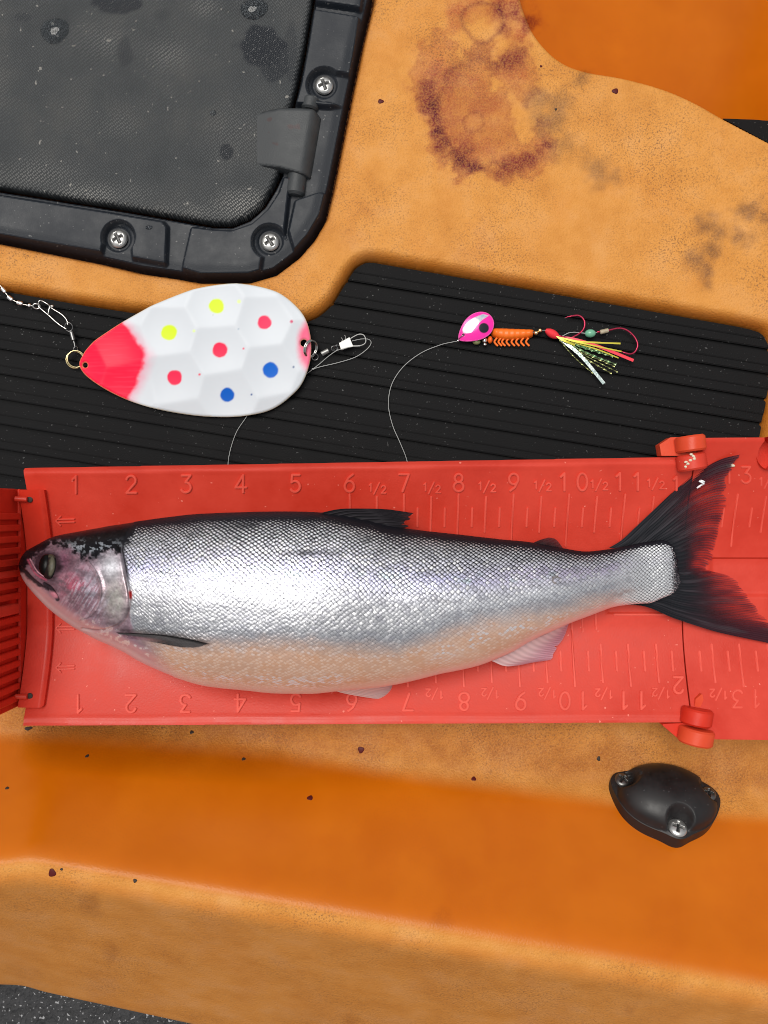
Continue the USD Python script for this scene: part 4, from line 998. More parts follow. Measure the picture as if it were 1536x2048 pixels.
op_d = pl_dist([(236, 1092), (242, 1104), (250, 1148), (257, 1180), (259, 1205), (254, 1228), (241, 1246), (222, 1256), (196, 1261), (165, 1257)])
pre_d = pl_dist([(178, 1122), (192, 1140), (202, 1165), (204, 1190), (197, 1215), (182, 1232), (163, 1238)])
hlay((0.012, 0.010, 0.012), 0.9 * np.exp(-(op_d / 1.7) ** 2) * (1 - 0.6 * sst(qy, 1190, 1250)), 0.05); hlay((0.10, 0.08, 0.09), 0.7 * np.exp(-(pre_d / 1.1) ** 2))
br_d = pl_dist([(140, 1236), (165, 1247), (200, 1256), (226, 1258)])
hlay((0.55, 0.30, 0.28), 0.6 * np.exp(-(br_d / 2.2) ** 2))
hlay((0.9, 0.82, 0.82), 0.8 * sst(N3, 0.60, 0.68) * np.exp(-((qy - low_y + 22) / 12) ** 2) * sst(qx, 150, 190), 0.85)
Nf = meshkit.fbm(np.stack([qx / 3.2, qy / 3.2, 0 * qx], -1), 3, 53)
mot_ = (1 - sst(qy - low_y, -42, -22))[..., None]
hcol = hcol * (1 - mot_) + mot_ * hcol * np.clip(0.30 + 1.35 * N1[..., None] * (0.4 + 1.15 * Nf[..., None]), 0.25, 1.25)
col = col * (1 - hd[..., None]) + hcol * hd[..., None]; met = met * (1 - hd) + hmet * hd
rgh = rgh * (1 - hd) + (0.26 + 0.10 * N1) * hd
# relief
disp = sc * (0.00011 * (cdu + 0.25) + 0.00009 * np.sqrt(np.clip(edge, 0, 1)) + (0.00020 * (rnd - 0.5) * cdu + 0.00026 * (rnd2 - 0.5) * cdv)) * (1 - 0.35 * bel)
disp += hd * (0.0009 * (1 - sst(pre_d, 0, 9)) * 0.35 + 0.00018 * (N1 - 0.5) + 0.00022 * (streak - 0.5) * np.exp(-((qx - 168) / 45) ** 2 - ((qy - 1195) / 45) ** 2))
disp += 0.00025 * hd * sst(op_d, 0.0, 3.5) * (1 - sst(op_d, 8, 60)) - 0.0004 * np.exp(-(op_d / 2.2) ** 2)
disp -= hd * 0.0006 * np.exp(-(jaw / 3.0) ** 2) + hd * 0.0007 * np.exp(-(mx / 3) ** 2)
disp += hd * 0.0006 * np.exp(-(np.hypot((qx - 96) / 26, (qy - 1130) / 30)) ** 4)
disp += 0.00035 * (N2 - 0.5) * sc + 0.0005 * (meshkit.fbm(np.stack([qx / 130, qy / 60, 0 * qx], -1), 2, 77) - 0.5)
tap = np.clip(np.minimum((pxg - 38) / 14, (1360 - pxg) / 14), 0, 1)
body2 = body + nrmB * (disp * tap * upside)[..., None]
def rgrid(nu, nt):
    i, j = np.meshgrid(np.arange(nu - 1), np.arange(nt), indexing="ij")
    a = i * nt + j; b = a + nt; c = b - j + (j + 1) % nt; d = a - j + (j + 1) % nt
    return np.vstack([np.stack([a, b, c], -1).reshape(-1, 3), np.stack([a, c, d], -1).reshape(-1, 3)])
fF = rgrid(len(upx), NT)
vv = body2.reshape(-1, 3)
f0 = fF[len(fF) // 4]
tmpn = np.cross(vv[fF[:, 1]] - vv[fF[:, 0]], vv[fF[:, 2]] - vv[fF[:, 0]])
if (tmpn * nrmB.reshape(-1, 3)[fF[:, 0]]).sum() < 0: fF = fF[:, ::-1]
n0 = len(vv)
vv = np.vstack([vv, body[0].mean(0)[None], body[-1].mean(0)[None]])
jj = np.arange(NT); j2 = (jj + 1) % NT; last = (len(upx) - 1) * NT
fF = np.vstack([fF, np.stack([np.full(NT, n0), jj, j2], 1), np.stack([np.full(NT, n0 + 1), last + j2, last + jj], 1)])
gap_piece2 = lambda a: np.concatenate([a.reshape((n0,) + a.shape[2:]), a.reshape((n0,) + a.shape[2:])[[0, -1]]])
obj(fish, "body", (vv, fF), "fish_skin", smooth=True, prim={"col": np.clip(gap_piece2(col), 0, 1), "met": np.clip(gap_piece2(met), 0, 1), "rgh": np.clip(gap_piece2(rgh), 0, 1)})
skin_tree = cKDTree(np.stack([qx[:, :NU].ravel(), qy[:, :NU].ravel()], 1)); skin_v = body[:, :NU].reshape(-1, 3); skin_n = nrmB[:, :NU].reshape(-1, 3)
def skin(px, py):
    i = skin_tree.query([px, py])[1]; return skin_v[i].copy(), skin_n[i].copy()
def eye_part(parent, name, px, py, rx, ry, rz, look, lift):
    p, n = skin(px, py); m = trimesh.creation.icosphere(subdivisions=4); k = S0 * (D - p[2]) / D
    m.vertices *= [rx * k, ry * k, rz]
    M = trimesh.geometry.align_vectors([0, 0, 1], n); M[:3, 3] = p + n * lift
    R_ = trimesh.transformations.rotation_matrix(0.15, [0, 0, 1]); m.apply_transform(R_); m.apply_transform(M)
    if look == "eye_iris":
        a = trimesh.creation.icosphere(subdivisions=4).vertices; an = meshkit.fbm(a * 5, 3, 7)
        cr = sst(a[:, 0] + 0.25 * (an - 0.5), 0.30, 0.62) * (1 - sst(np.hypot(a[:, 0], a[:, 1]), 0.93, 0.99)); tp = 0.6 * sst(a[:, 1], 0.62, 0.8)
        k_ = np.clip(np.maximum(cr, tp) * (0.3 + 1.2 * an), 0, 1)[:, None]
        return obj(parent, name, m, "iris_paint", smooth=True, prim={"col": (1 - k_) * np.array([0.010, 0.007, 0.007]) + k_ * np.array([0.085, 0.076, 0.05])})
    return obj(parent, name, m, look, smooth=True)
eye = eye_part(fish, "eye", 100, 1133, 19.0, 25, 0.0022, "eye_iris", 0.0002)
eye_part(eye, "pupil", 94.5, 1130, 15, 21.5, 0.0024, "eye_black", 0.0009)

# fins: ruled patches between four edge lines, with rays
def line_at(pts_px, n):
    c = catmull(np.asarray(pts_px, float), False, 12); s = np.concatenate([[0], np.cumsum(np.linalg.norm(np.diff(c, axis=0), axis=1))]); s /= s[-1]
    t = np.linspace(0, 1, n); return np.stack([np.interp(t, s, c[:, k]) for k in range(2)], 1)
def fin(name, base, trail, left, right, zfun, colf, opaf, nu=200, nv=70, rays=26, fray=0.06, seed=1, amp=0.00022, split=0.0, thick=0.0005):
    b, t, l, r = line_at(base, nu), line_at(trail, nu), line_at(left, nv), line_at(right, nv)
    u = np.linspace(0, 1, nu)[:, None, None]; v = np.linspace(0, 1, nv)[None, :, None]
    rng = np.random.default_rng(seed)
    uu_ = np.linspace(0, 1, nu)
    jag = 1 - fray * 1.4 * meshkit.fbm(np.stack([uu_ * rays * 0.8, np.zeros(nu), np.zeros(nu)], -1), 4, seed) - 0.15 * fray * rng.random(nu)
    for _ in range(max(1, int(rays / 5))):
        jag = jag - fray * rng.uniform(0.8, 2.6) * np.exp(-((uu_ - rng.random()) * rays / rng.uniform(0.08, 0.22)) ** 2)
    vj = v * np.where(np.linspace(0, 1, nu)[:, None, None] * 0 + 1 > 0, jag[:, None, None], 1)
    lb = l[None] ; rb = r[None]
    def lerp_line(line, vv_):
        vi = vv_[..., 0] * (nv - 1); return np.stack([np.interp(vi, np.arange(nv), line[:, k]) for k in range(2)], -1)
    Lv, Rv = lerp_line(l, vj), lerp_line(r, vj)
    q_ = (1 - vj) * b[:, None] + vj * t[:, None] + (1 - u) * Lv + u * Rv - ((1 - u) * (1 - vj) * b[0] + u * (1 - vj) * b[-1] + (1 - u) * vj * t[0] + u * vj * t[-1])
    uu = np.broadcast_to(u[..., 0], q_.shape[:2]); vv_ = np.broadcast_to(vj[..., 0], q_.shape[:2])
    fork = 1 + np.floor(vv_ * 2.2)                     # rays branch outwards
    ray = 0.5 + 0.5 * np.cos(2 * np.pi * uu * rays)
    ray2 = 0.5 + 0.5 * np.cos(4 * np.pi * uu * rays)
    rp = ray * (1 - sst(vv_, 0.35, 0.7)) + ray2 * sst(vv_, 0.35, 0.7)
    z = zfun(q_[..., 0], q_[..., 1], uu, vv_) + amp * rp
    top = P(q_[..., 0], q_[..., 1], z)
    bot = top - [0, 0, thick]
    n = nu * nv
    f = grid_faces(nv, nu)
    V_ = np.vstack([top.reshape(-1, 3), bot.reshape(-1, 3)])
    tn = np.cross(V_[f[:, 1]] - V_[f[:, 0]], V_[f[:, 2]] - V_[f[:, 0]])
    if tn[:, 2].sum() < 0: f = f[:, ::-1]
    c = colf(uu, vv_, rp).reshape(-1, 3); o_ = opaf(uu, vv_, rp).ravel()
    return obj(fish, name, (V_, np.vstack([f, f[:, ::-1] + n])), "fin_membrane", smooth=True, prim={"col": np.clip(np.vstack([c, c]), 0, 1), "opa": np.clip(np.concatenate([o_, o_ * 0.8]), 0, 1)})
mixc = lambda a, b, t: np.asarray(a) * (1 - t[..., None]) + np.asarray(b) * t[..., None]

def tail_z(x, y, u, v):
    zb = f_zc(np.clip(1300, 40, 1355)) - 0.0004
    return zb * (1 - v) + (board_z((x - 768) * S0 * 0.96, (1024 - y) * S0 * 0.96) + 0.0022) * v + 0.0006 * np.sin(u * 9) * v
def tail_col(u, v, r):
    n = meshkit.fbm(np.stack([u * 40, v * 3, 0 * u], -1), 3, 61)
    c = mixc((0.016, 0.017, 0.021), (0.058, 0.016, 0.026), sst(v + 0.5 * (n - 0.5), 0.25, 0.9))
    c = mixc(c, (0.008, 0.008, 0.011), (1 - r) * 0.6 * (1 - 0.4 * v))
    c = mixc(c, (0.05, 0.05, 0.058), sst(n, 0.5, 0.75) * 0.5)
    n2 = meshkit.fbm(np.stack([u * 130, v * 60, 0 * u], -1), 2, 63)
    return mixc(c, (0.62, 0.64, 0.66), sst(n2 - 2.6 * np.clip(v - 0.02, 0, 1), 0.50, 0.60) * sst(u, 0.22, 0.30) * (1 - sst(u, 0.74, 0.8)) * 0.8)
def tail_opa(u, v, r):
    n = meshkit.fbm(np.stack([u * 55, v * 4, 0 * u], -1), 3, 62)
    rim = np.maximum(1 - sst(u, 0.02, 0.12), sst(u, 0.86, 0.97))
    mid = sst(v, 0.30, 0.85) * (1 - 0.75 * rim)
    return 1.0 - mid * (0.44 + 0.46 * (1 - r) + 0.7 * (n - 0.4)) - 0.5 * sst(v, 0.9, 1.0) * (1 - r)
fin("tail_fin", [(1218, 1100), (1260, 1100), (1300, 1098), (1325, 1110), (1336, 1140), (1338, 1165), (1315, 1185), (1275, 1200), (1236, 1204)],
    [(1486, 908), (1472, 938), (1462, 972), (1456, 1020), (1449, 1052), (1438, 1085), (1431, 1118), (1418, 1140), (1436, 1147), (1466, 1153), (1487, 1172), (1505, 1196), (1525, 1222), (1556, 1255), (1580, 1296)],
    [(1218, 1096), (1244, 1080), (1272, 1054), (1308, 1020), (1344, 986), (1372, 962), (1398, 942), (1444, 918), (1486, 908)],
    [(1236, 1209), (1290, 1213), (1344, 1235), (1391, 1251), (1430, 1263), (1469, 1272), (1536, 1286), (1580, 1296)],
    tail_z, tail_col, tail_opa, nu=560, nv=90, rays=44, fray=0.055, seed=3, amp=0.00030)
zf_d = lambda x, y, u, v: f_zc(np.clip(x, 60, 1340)) + 0.0030 * (1 - v) * (1 - u) + 0.0012
fin("dorsal_fin", [(640, 1034), (690, 1040), (735, 1058), (790, 1064)], [(832, 1027), (822, 1034), (826, 1040), (812, 1045), (818, 1053), (800, 1060)], [(640, 1026), (672, 1019), (701, 1017), (765, 1018), (800, 1022), (832, 1027)], [(790, 1064), (795, 1062), (800, 1060)],
    zf_d, lambda u, v, r: mixc((0.008, 0.008, 0.010), (0.035, 0.030, 0.036), r * 0.6 + 0.3 * v), lambda u, v, r: 1.0 - 0.35 * sst(v, 0.8, 1.0) * (1 - r) - 0.25 * sst(u, 0.6, 1) * sst(v, 0.6, 1), nu=160, nv=60, rays=9, fray=0.05, seed=4, amp=0.0005)
fin("adipose_fin", [(1064, 1092), (1090, 1096), (1124, 1102)], [(1098, 1075), (1112, 1079), (1127, 1097)], [(1064, 1087), (1080, 1080), (1098, 1075)], [(1124, 1102), (1126, 1100), (1127, 1097)],
    lambda x, y, u, v: f_zc(np.clip(x, 60, 1340)) + 0 * u, lambda u, v, r: mixc((0.010, 0.007, 0.009), (0.035, 0.012, 0.016), v), lambda u, v, r: 0.95 - 0.35 * v, nu=60, nv=30, rays=3, fray=0.0, seed=5, amp=0.0001)
pale = lambda u, v, r: mixc((0.72, 0.50, 0.50), (0.66, 0.36, 0.44), sst(v, 0.1, 0.8)) * (0.82 + 0.18 * r)[..., None]
fin("anal_fin", [(984, 1312), (1022, 1298), (1058, 1279), (1100, 1262), (1134, 1244)], [(1070, 1324), (1104, 1319), (1110, 1306), (1121, 1287), (1131, 1270), (1138, 1248)], [(984, 1322), (1010, 1332), (1040, 1330), (1070, 1324)], [(1134, 1244), (1136, 1246), (1138, 1248)],
    lambda x, y, u, v: (f_zc(np.clip(x, 60, 1340)) - 0.001) * (1 - v) + (board_z((x - 768) * S0 * .97, (1024 - y) * S0 * .97) + 0.002) * v, pale, lambda u, v, r: 0.90 - 0.45 * sst(v, 0.1, 0.9) * (1 - 0.6 * r) + 0.1 * (1 - sst(u, 0, 0.15)), nu=140, nv=50, rays=13, fray=0.05, seed=6)
fin("pelvic_fin", [(655, 1372), (700, 1374), (745, 1372), (782, 1364)], [(806, 1394), (808, 1388), (800, 1380), (786, 1370)], [(655, 1378), (690, 1387), (722, 1393), (758, 1398), (785, 1398), (806, 1394)], [(782, 1364), (784, 1367), (786, 1370)],
    lambda x, y, u, v: (f_zc(np.clip(x, 60, 1340)) - 0.002) * (1 - v) + 0.012 * v, lambda u, v, r: mixc((0.76, 0.55, 0.50), (0.68, 0.46, 0.46), v) * (0.74 + 0.26 * r)[..., None], lambda u, v, r: 0.95 - 0.35 * v * (1 - 0.6 * r), nu=140, nv=50, rays=10, fray=0.04, seed=7)
# near-side pectoral fin, folded on the flank
def pec_z(x, y, u, v):
    p = skin_v[skin_tree.query(np.stack([x.ravel(), y.ravel()], 1))[1]][:, 2].reshape(x.shape)
    return p + 0.0010 + 0.0014 * (1 - u) * (1 - 0.5 * v)
fin("pectoral_fin", [(232, 1266), (240, 1270), (250, 1276)], [(424, 1289), (404, 1294), (381, 1297), (350, 1293), (325, 1287)], [(232, 1265), (280, 1267), (325, 1270), (380, 1279), (424, 1289)], [(250, 1276), (285, 1281), (325, 1287)],
    pec_z, lambda u, v, r: mixc(mixc((0.10, 0.09, 0.09), (0.05, 0.05, 0.055), r), (0.008, 0.008, 0.009), 1 - sst(u, 0.03, 0.14)), lambda u, v, r: np.clip(0.95 - 0.9 * sst(u, 0.15, 0.5) * (1 - sst(v, 0.45, 0.85)) - 0.25 * sst(v, 0.8, 1), 0, 1), nu=110, nv=90, rays=12, fray=0.04, seed=8, amp=0.00025)
# white scrap lying on the tail fin
ms = []
for (x0, y0), (x1, y1) in (((1395, 975), (1407, 968)), ((1398, 962), (1408, 968)), ((1401, 961), (1409, 964)), ((1394, 976), (1400, 973))):
    zt = float(board_z((x0 - 768) * S0 * .95, (1024 - y0) * S0 * .95)) + 0.0055
    ms.append(tube(catmull(np.array([P(x0, y0, zt), P((x0 + x1) / 2, (y0 + y1) / 2 - 0.6, zt + 0.0004), P(x1, y1, zt)]), False, 4), 0.00038, 8))
tag(obj("/World", "scale_scrap", cat(*ms), "scrap_white", smooth=True), "small bright white scrap lying on the upper lobe of the dark tail fin", "fish scrap")

# ------------------------------------------------------------------ big dodger blade
dod = thing("dodger_lure", "large egg-shaped white flasher blade with pink tip, coloured dots and metal snaps", "fishing lure")
def dod_z(py): return 0.0045 - 0.0085 * np.clip((np.asarray(py) - 568) / 266, -0.1, 1.1)
OUT = [(158, 725), (164, 712), (174, 698), (200, 675), (250, 642), (300, 615), (350, 592), (400, 576), (450, 568), (500, 569), (550, 582), (585, 605), (610, 636), (621, 675), (620, 722), (605, 765), (580, 794), (540, 820), (490, 832), (425, 834), (360, 827), (300, 815), (250, 798), (210, 778), (176, 755), (161, 738)]
dw_ = np.array([P(x, y, dod_z(y))[:2] for x, y in OUT])
dpoly = Polygon(catmull(dw_, True, 8))
for hx, hy, hr in ((170, 730, 5.2), (608, 686, 7.0)):
    c = P(hx, hy, dod_z(hy)); dpoly = dpoly.difference(Point(c[0], c[1]).buffer(hr * S0, 16))
DIMP = np.array([(433, 612), (338, 665), (529, 645), (440, 700), (541, 740), (349, 755), (455, 790), (244, 690), (255, 770), (340, 570), (525, 548), (620, 690), (640, 780), (365, 850), (560, 840), (610, 590), (160, 730), (250, 610)], float)
def dod_surf(x, y, d):
    py = 1024 - y / (S0 * 0.999); px = 768 + x / (S0 * 0.999)
    dd2 = np.sort(np.hypot(px[:, None] - DIMP[:, 0], py[:, None] - DIMP[:, 1]), 1)
    dmin, d2 = dd2[:, 0], dd2[:, 1]
    blend = 1 - np.exp(-((d2 - dmin) / 7.0) ** 2) * 0.5
    dsq = np.hypot(px[:, None] - DIMP[:, 0], py[:, None] - DIMP[:, 1]) ** 2
    bowl = 0.00125 * (-420 * np.log(np.exp(-dsq / 420).sum(1) + 1e-30)).clip(0, 62 ** 2) / 52 ** 2
    ax = (px - 158) / 465
    curl = 0.0016 * np.sin(np.pi * np.clip(ax, 0, 1)) - 0.0016 * ((py - 705) / 130) ** 2
    return dod_z(py) + bowl + curl - 0.0005 * (1 - sst(-d, 0, 0.0008))
dv_, df_, dn, dd_e = sheet(dpoly, 0.00042, dod_surf, 0.0008)
dx, dy = PX(dv_)
dc = np.zeros((len(dv_), 3)); dc[:] = (0.63, 0.665, 0.71)
dnz = meshkit.fbm(np.stack([dx / 12, dy / 12, 0 * dx], -1), 3, 81); dst = meshkit.fbm(np.stack([dx / 40, dy / 2.2, 0 * dx], -1), 3, 82)
def dpaint(c, m):
    global dc
    m = np.clip(m, 0, 1)[:, None]; dc = dc * (1 - m) + np.asarray(c) * m
edge_x = np.interp(dy, [640, 655, 680, 712, 745, 775, 800], [243, 262, 280, 299, 288, 276, 262])
dpaint((0.86, 0.10, 0.24), (1 - sst(dx - edge_x + 10 * (dnz - 0.5), -26, 22)) * 0.8 * sst(np.abs(dy - 712) * 0 + 1, 0, 1))
dpaint((0.88, 0.012, 0.055), (1 - sst(dx - np.minimum(edge_x - 6, 288) + 10 * (dnz - 0.5), -6, 5)) * (1.0 + 0.25 * np.minimum(dst - 0.5, 0)))
rr_ = np.hypot((dx - 632) / 0.72, (dy - 690) / 1.12) + 6 * (dnz - 0.5)
dpaint((0.86, 0.10, 0.22), (1 - sst(rr_, 38, 62)) * 0.92)
for cx, cy, r, c in ((433, 612, 15, (0.62, 0.80, 0.005)), (338, 665, 15.5, (0.62, 0.80, 0.005)), (529, 645, 13.5, (0.82, 0.015, 0.09)), (440, 700, 15, (0.85, 0.010, 0.07)), (349, 755, 15, (0.82, 0.02, 0.08)), (541, 740, 15.5, (0.001, 0.115, 0.56)), (455, 790, 14, (0.001, 0.10, 0.50))):
    r0 = np.hypot(dx - cx, dy - cy) + 3.0 * (dnz - 0.5)
    dpaint(c, (1 - sst(r0, r - 1.6, r + 1.8)))
for cx, cy, r, c in ((583, 643, 3.4, (0.62, 0.03, 0.12)), (487, 697, 2.2, (0.8, 0.03, 0.1)), (399, 749, 2.6, (0.8, 0.05, 0.1)), (587, 734, 2.2, (0.01, 0.06, 0.2)), (503, 789, 2.2, (0.01, 0.06, 0.25)), (478, 603, 4, (0.70, 0.84, 0.3)), (388, 662, 3, (0.70, 0.84, 0.3)), (477, 658, 1.8, (0.3, 0.4, 0.5)), (426, 630, 1.6, (0.5, 0.55, 0.5))):
    dpaint(c, (1 - sst(np.hypot(dx - cx, dy - cy), r - 1.5, r + 1.0)) * 0.9)
dpaint((0.80, 0.62, 0.25), (dd_e[np.concatenate([np.arange(dn), np.arange(dn)])] > -0.00022) * 0.5)
obj(dod, "blade", (dv_, df_), "lure_enamel", smooth=True, prim={"col": np.clip(dc, 0, 1)})
def ring_tube(cx, cy, z, r, wr, tilt=(0, 0), n=40, ry=None):
    t = np.linspace(0, 2 * np.pi, n, endpoint=False); c = P(cx, cy, z); r_, y_ = r * S0, (ry or r) * S0
    p = np.stack([np.cos(t) * r_, np.sin(t) * y_, 0 * t], 1)
    M = trimesh.transformations.euler_matrix(tilt[0], tilt[1], 0)[:3, :3]
    return tube(p @ M.T + c, wr, 10, True)
MZ = MAT_Z
obj(dod, "split_ring", cat(ring_tube(152, 718, MZ + 0.0035, 16.5, 0.00038, (0.1, 0.22)), ring_tube(150, 719.5, MZ + 0.0028, 16.8, 0.00038, (0.1, 0.22))), "gold_wire", smooth=True)
obj(dod, "split_ring", cat(ring_tube(620, 697, -0.0002, 17, 0.00042, (0.35, 0.95)), ring_tube(622.5, 698, -0.0008, 17, 0.00042, (0.35, 0.95))), "chrome_wire", smooth=True)
sw = obj(dod, "swivel", rod_at(142.5, 664, 147.5, 681, MZ + 0.0025, 4.6), "dark_wire", smooth=40)
obj(sw, "swivel_eye", ring_tube(137.5, 654, MZ + 0.0025, 7.5, 0.0003, (0.3, 0.1), ry=8.5), "dark_wire", smooth=True)
obj(sw, "swivel_eye", cat(ring_tube(151.5, 699, MZ + 0.0025, 4.0, 0.0003, (0.3, 0.7), ry=6.5), ptube([(147.5, 681, MZ + .0025), (149, 688, MZ + .0025), (150, 694, MZ + .0026)], 0.00045)), "dark_wire", smooth=True)
zz = MZ + 0.0030
obj(dod, "snap", cat(ptube([(133, 657, zz), (129, 656, zz), (115, 646.5, zz), (96.6, 630, zz), (82, 618, zz), (77, 612, zz), (77.5, 604, zz + .0004), (81, 601, zz + .0004), (88, 604, zz + .0006), (96, 609, zz + .0006), (99, 613, zz + .001), (97.5, 622, zz + .001), (96, 629, zz + .0008)], 0.00033),
                     ptube([(135.5, 650, zz), (135, 645, zz), (132, 638, zz), (122, 628, zz), (105, 617.5, zz + .0006), (100, 613, zz + .001), (103, 611, zz + .0012)], 0.00033), ell(P(104.5, 612.5, zz + .0012), 0.0007, 0.0007, 0.0006, 2)), "chrome_wire", smooth=True)
chain_z = MZ + 0.0035
obj(dod, "chain_ring", ring_tube(73, 612.5, chain_z, 6.5, 0.0004, (0.5, 0.3), ry=5), "chrome_wire", smooth=True)
obj(dod, "chain_bead", ell(P(59, 611, chain_z), 4.2 * S0, 4.2 * S0, 4.2 * S0), "bright_metal", smooth=True)
for (cx, cy, a) in ((40, 606.5, -0.22), (20.5, 597, -0.62), (7.5, 580.5, -0.85), (-5, 562, -1.0)):
    ux, uy = math.cos(a) * 6.3, -math.sin(a) * 6.3
    obj(dod, "chain_bead", rod_at(cx - ux, cy - uy, cx + ux, cy + uy, chain_z, 4.6, 0.0004), "bright_metal", smooth=40)
obj(dod, "chain_wire", ptube([(68, 612.5, chain_z), (52, 610, chain_z), (40, 606.5, chain_z), (20.5, 597, chain_z), (7.5, 580.5, chain_z), (-6, 562, chain_z)], 0.00028), "chrome_wire", smooth=True)
obj(dod, "swivel", rod_at(643, 708, 657, 700.5, MZ + 0.0028, 4.8), "sleeve_metal", smooth=40)
obj(dod, "swivel_eye", cat(ring_tube(630, 714, MZ + 0.0026, 6.5, 0.0003, (0.4, 0.3)), ring_tube(669, 697, MZ + 0.003, 6.5, 0.00028, (0.3, 0.3), ry=5), ring_tube(674, 694, MZ + 0.003, 5, 0.00028, (0.9, 0.3), ry=5)), "dark_wire", smooth=True)
sl = Polygon(W([(679, 687), (698.5, 676), (705, 692), (683, 699)], MZ + 0.003)).buffer(0.0002)
slm = trimesh.creation.extrude_polygon(sl, 0.0016, engine="earcut"); slm.apply_translation([0, 0, MZ + 0.0018])
sn = obj(dod, "snap", cat(ptube([(700, 678, MZ + .003), (708, 673, MZ + .003), (718, 668.5, MZ + .003), (727, 670, MZ + .003), (731.5, 678, MZ + .003), (731, 685, MZ + .003), (725, 690, MZ + .003), (714, 691.5, MZ + .003), (703, 692, MZ + .003)], 0.0003), ptube([(683, 684, MZ + .003), (685, 679, MZ + .0032), (682, 675, MZ + .0034)], 0.0002), ptube([(690, 680, MZ + .003), (691, 674, MZ + .0032), (689, 670, MZ + .0034)], 0.0002)), "sleeve_metal", smooth=True)
obj(sn, "snap_sleeve", slm, "sleeve_metal", smooth=False)
lz = MZ + 0.0012
obj(dod, "leader_loop", ptube([(626, 738, lz), (640, 727, lz), (655, 714, lz + .001), (672, 702, lz + .002), (684, 698, lz + .003), (700, 694, lz + .003), (720, 692, lz + .002)], 0.00016, 6), "line_nylon", smooth=True)
obj(dod, "leader_loop", ptube([(626, 738, lz), (643, 733, lz), (677, 725, lz), (710, 714.5, lz), (732, 700, lz), (742, 687, lz), (738, 679, lz + .001), (723, 678, lz + .002), (704, 682, lz + .003)], 0.00016, 6), "line_nylon", smooth=True)
obj(dod, "leader_knot", ell(P(626, 738, lz), 0.0006, 0.00045, 0.00045, 2), "line_nylon", smooth=True)
dl = lambda y: dod_z(y) + 0.0016
obj(dod, "leader_line", ptube([(626, 738, lz), (617, 745, lz), (600, 757, lz - .0006), (560, 780, lz - .001), (520, 806, lz - .001), (500, 824, lz - .0006), (490, 838, lz), (474, 862, lz), (464, 888, lz), (458, 912, lz + .001), (456, 930, lz + .001), (456, 960, lz + .001)], 0.00013, 6), "line_nylon", smooth=True)

# ------------------------------------------------------------------ small spinner rig
spn = thing("spinner_lure", "small pink spinner with orange grub, red hooks and tinsel skirt on black mat", "fishing lure")
sz = MAT_Z + 0.0045
SO = [(919.5, 679.5), (917, 672), (921, 657), (930, 641), (943, 629.5), (958.5, 624), (973, 625.5), (983, 633), (988, 645), (986, 658), (978, 670), (962.5, 679), (943, 682.5), (928.5, 682)]
spoly = poly(SO, sz)
hc = P(926.7, 670, sz); spoly = spoly.difference(Point(hc[0], hc[1]).buffer(2.6 * S0))
def sp_z(x, y, d):
    px = 768 + x / (S0 * (D - sz) / D); py = 1024 - y / (S0 * (D - sz) / D)
    return sz + 0.0016 - 0.0018 * (np.hypot((px - 955), (py - 652) * 1.1) / 38) ** 2
pv, pf, pn, pd_ = sheet(spoly, 0.00025, sp_z, 0.0005)
sxp, syp = PX(pv)
pc = np.zeros((len(pv), 3)); pc[:] = (0.86, 0.025, 0.36); pm = np.zeros(len(pv))
tape = Polygon([(926, 666), (924.5, 659), (934, 645), (948, 635), (966, 628), (978, 631), (963, 641), (952, 653), (943, 665.5), (933, 667)])
tm = sst(-sdf(tape, sxp, syp, 0.5), -0.5, 1.0)[:, None]
tn = meshkit.fbm(np.stack([(sxp + syp) / 14, (sxp - syp) / 3.5, 0 * sxp], -1), 3, 91)[:, None]
tcol = np.where(tn > 0.52, (0.80, 0.86, 0.80), np.where(tn > 0.42, (0.55, 0.68, 0.84), (0.86, 0.80, 0.88)))
pc = pc * (1 - tm) + tcol * tm; pm = tm[:, 0] * 0.6
bd = (1 - sst(np.hypot(sxp - 967.7, syp - 656), 9.3, 10.8))[:, None]
pc = pc * (1 - bd) + np.array((0.012, 0.012, 0.02)) * bd
rim_ = (pd_[np.concatenate([np.arange(pn), np.arange(pn)])] > -0.0003)[:, None] * 0.5
pc = pc * (1 - rim_) + np.array((0.9, 0.25, 0.55)) * rim_
obj(spn, "spinner_blade", (pv, pf), "spinner_enamel", smooth=True, prim={"col": pc, "met": pm})
bz = MAT_Z + 0.0022
bead = lambda x, y, rx, ry, look, nm="bead", z=bz: obj(spn, nm, ell(P(x, y, z), rx * S0, ry * S0, ry * S0), look, smooth=True)
bead(916, 681.5, 2.4, 2.4, "bright_metal", "clevis_eye", bz + 0.001)
bead(953, 683.5, 8, 6, "olive_bead"); bead(969, 681, 5.5, 7, "bright_metal"); bead(970, 689, 4.0, 3.2, "chrome_wire"); bead(980, 679.5, 5, 7.5, "orange_bead")
bead(1072, 666, 5, 5, "gold"); bead(1079.8, 661.2, 4.3, 4.6, "gold")
obj(spn, "clevis", ptube([(917, 680, bz + .001), (921, 674, bz + .0024), (926.7, 670, bz + .003), (927, 673, bz + .001)], 0.0002), "chrome_wire", smooth=True)
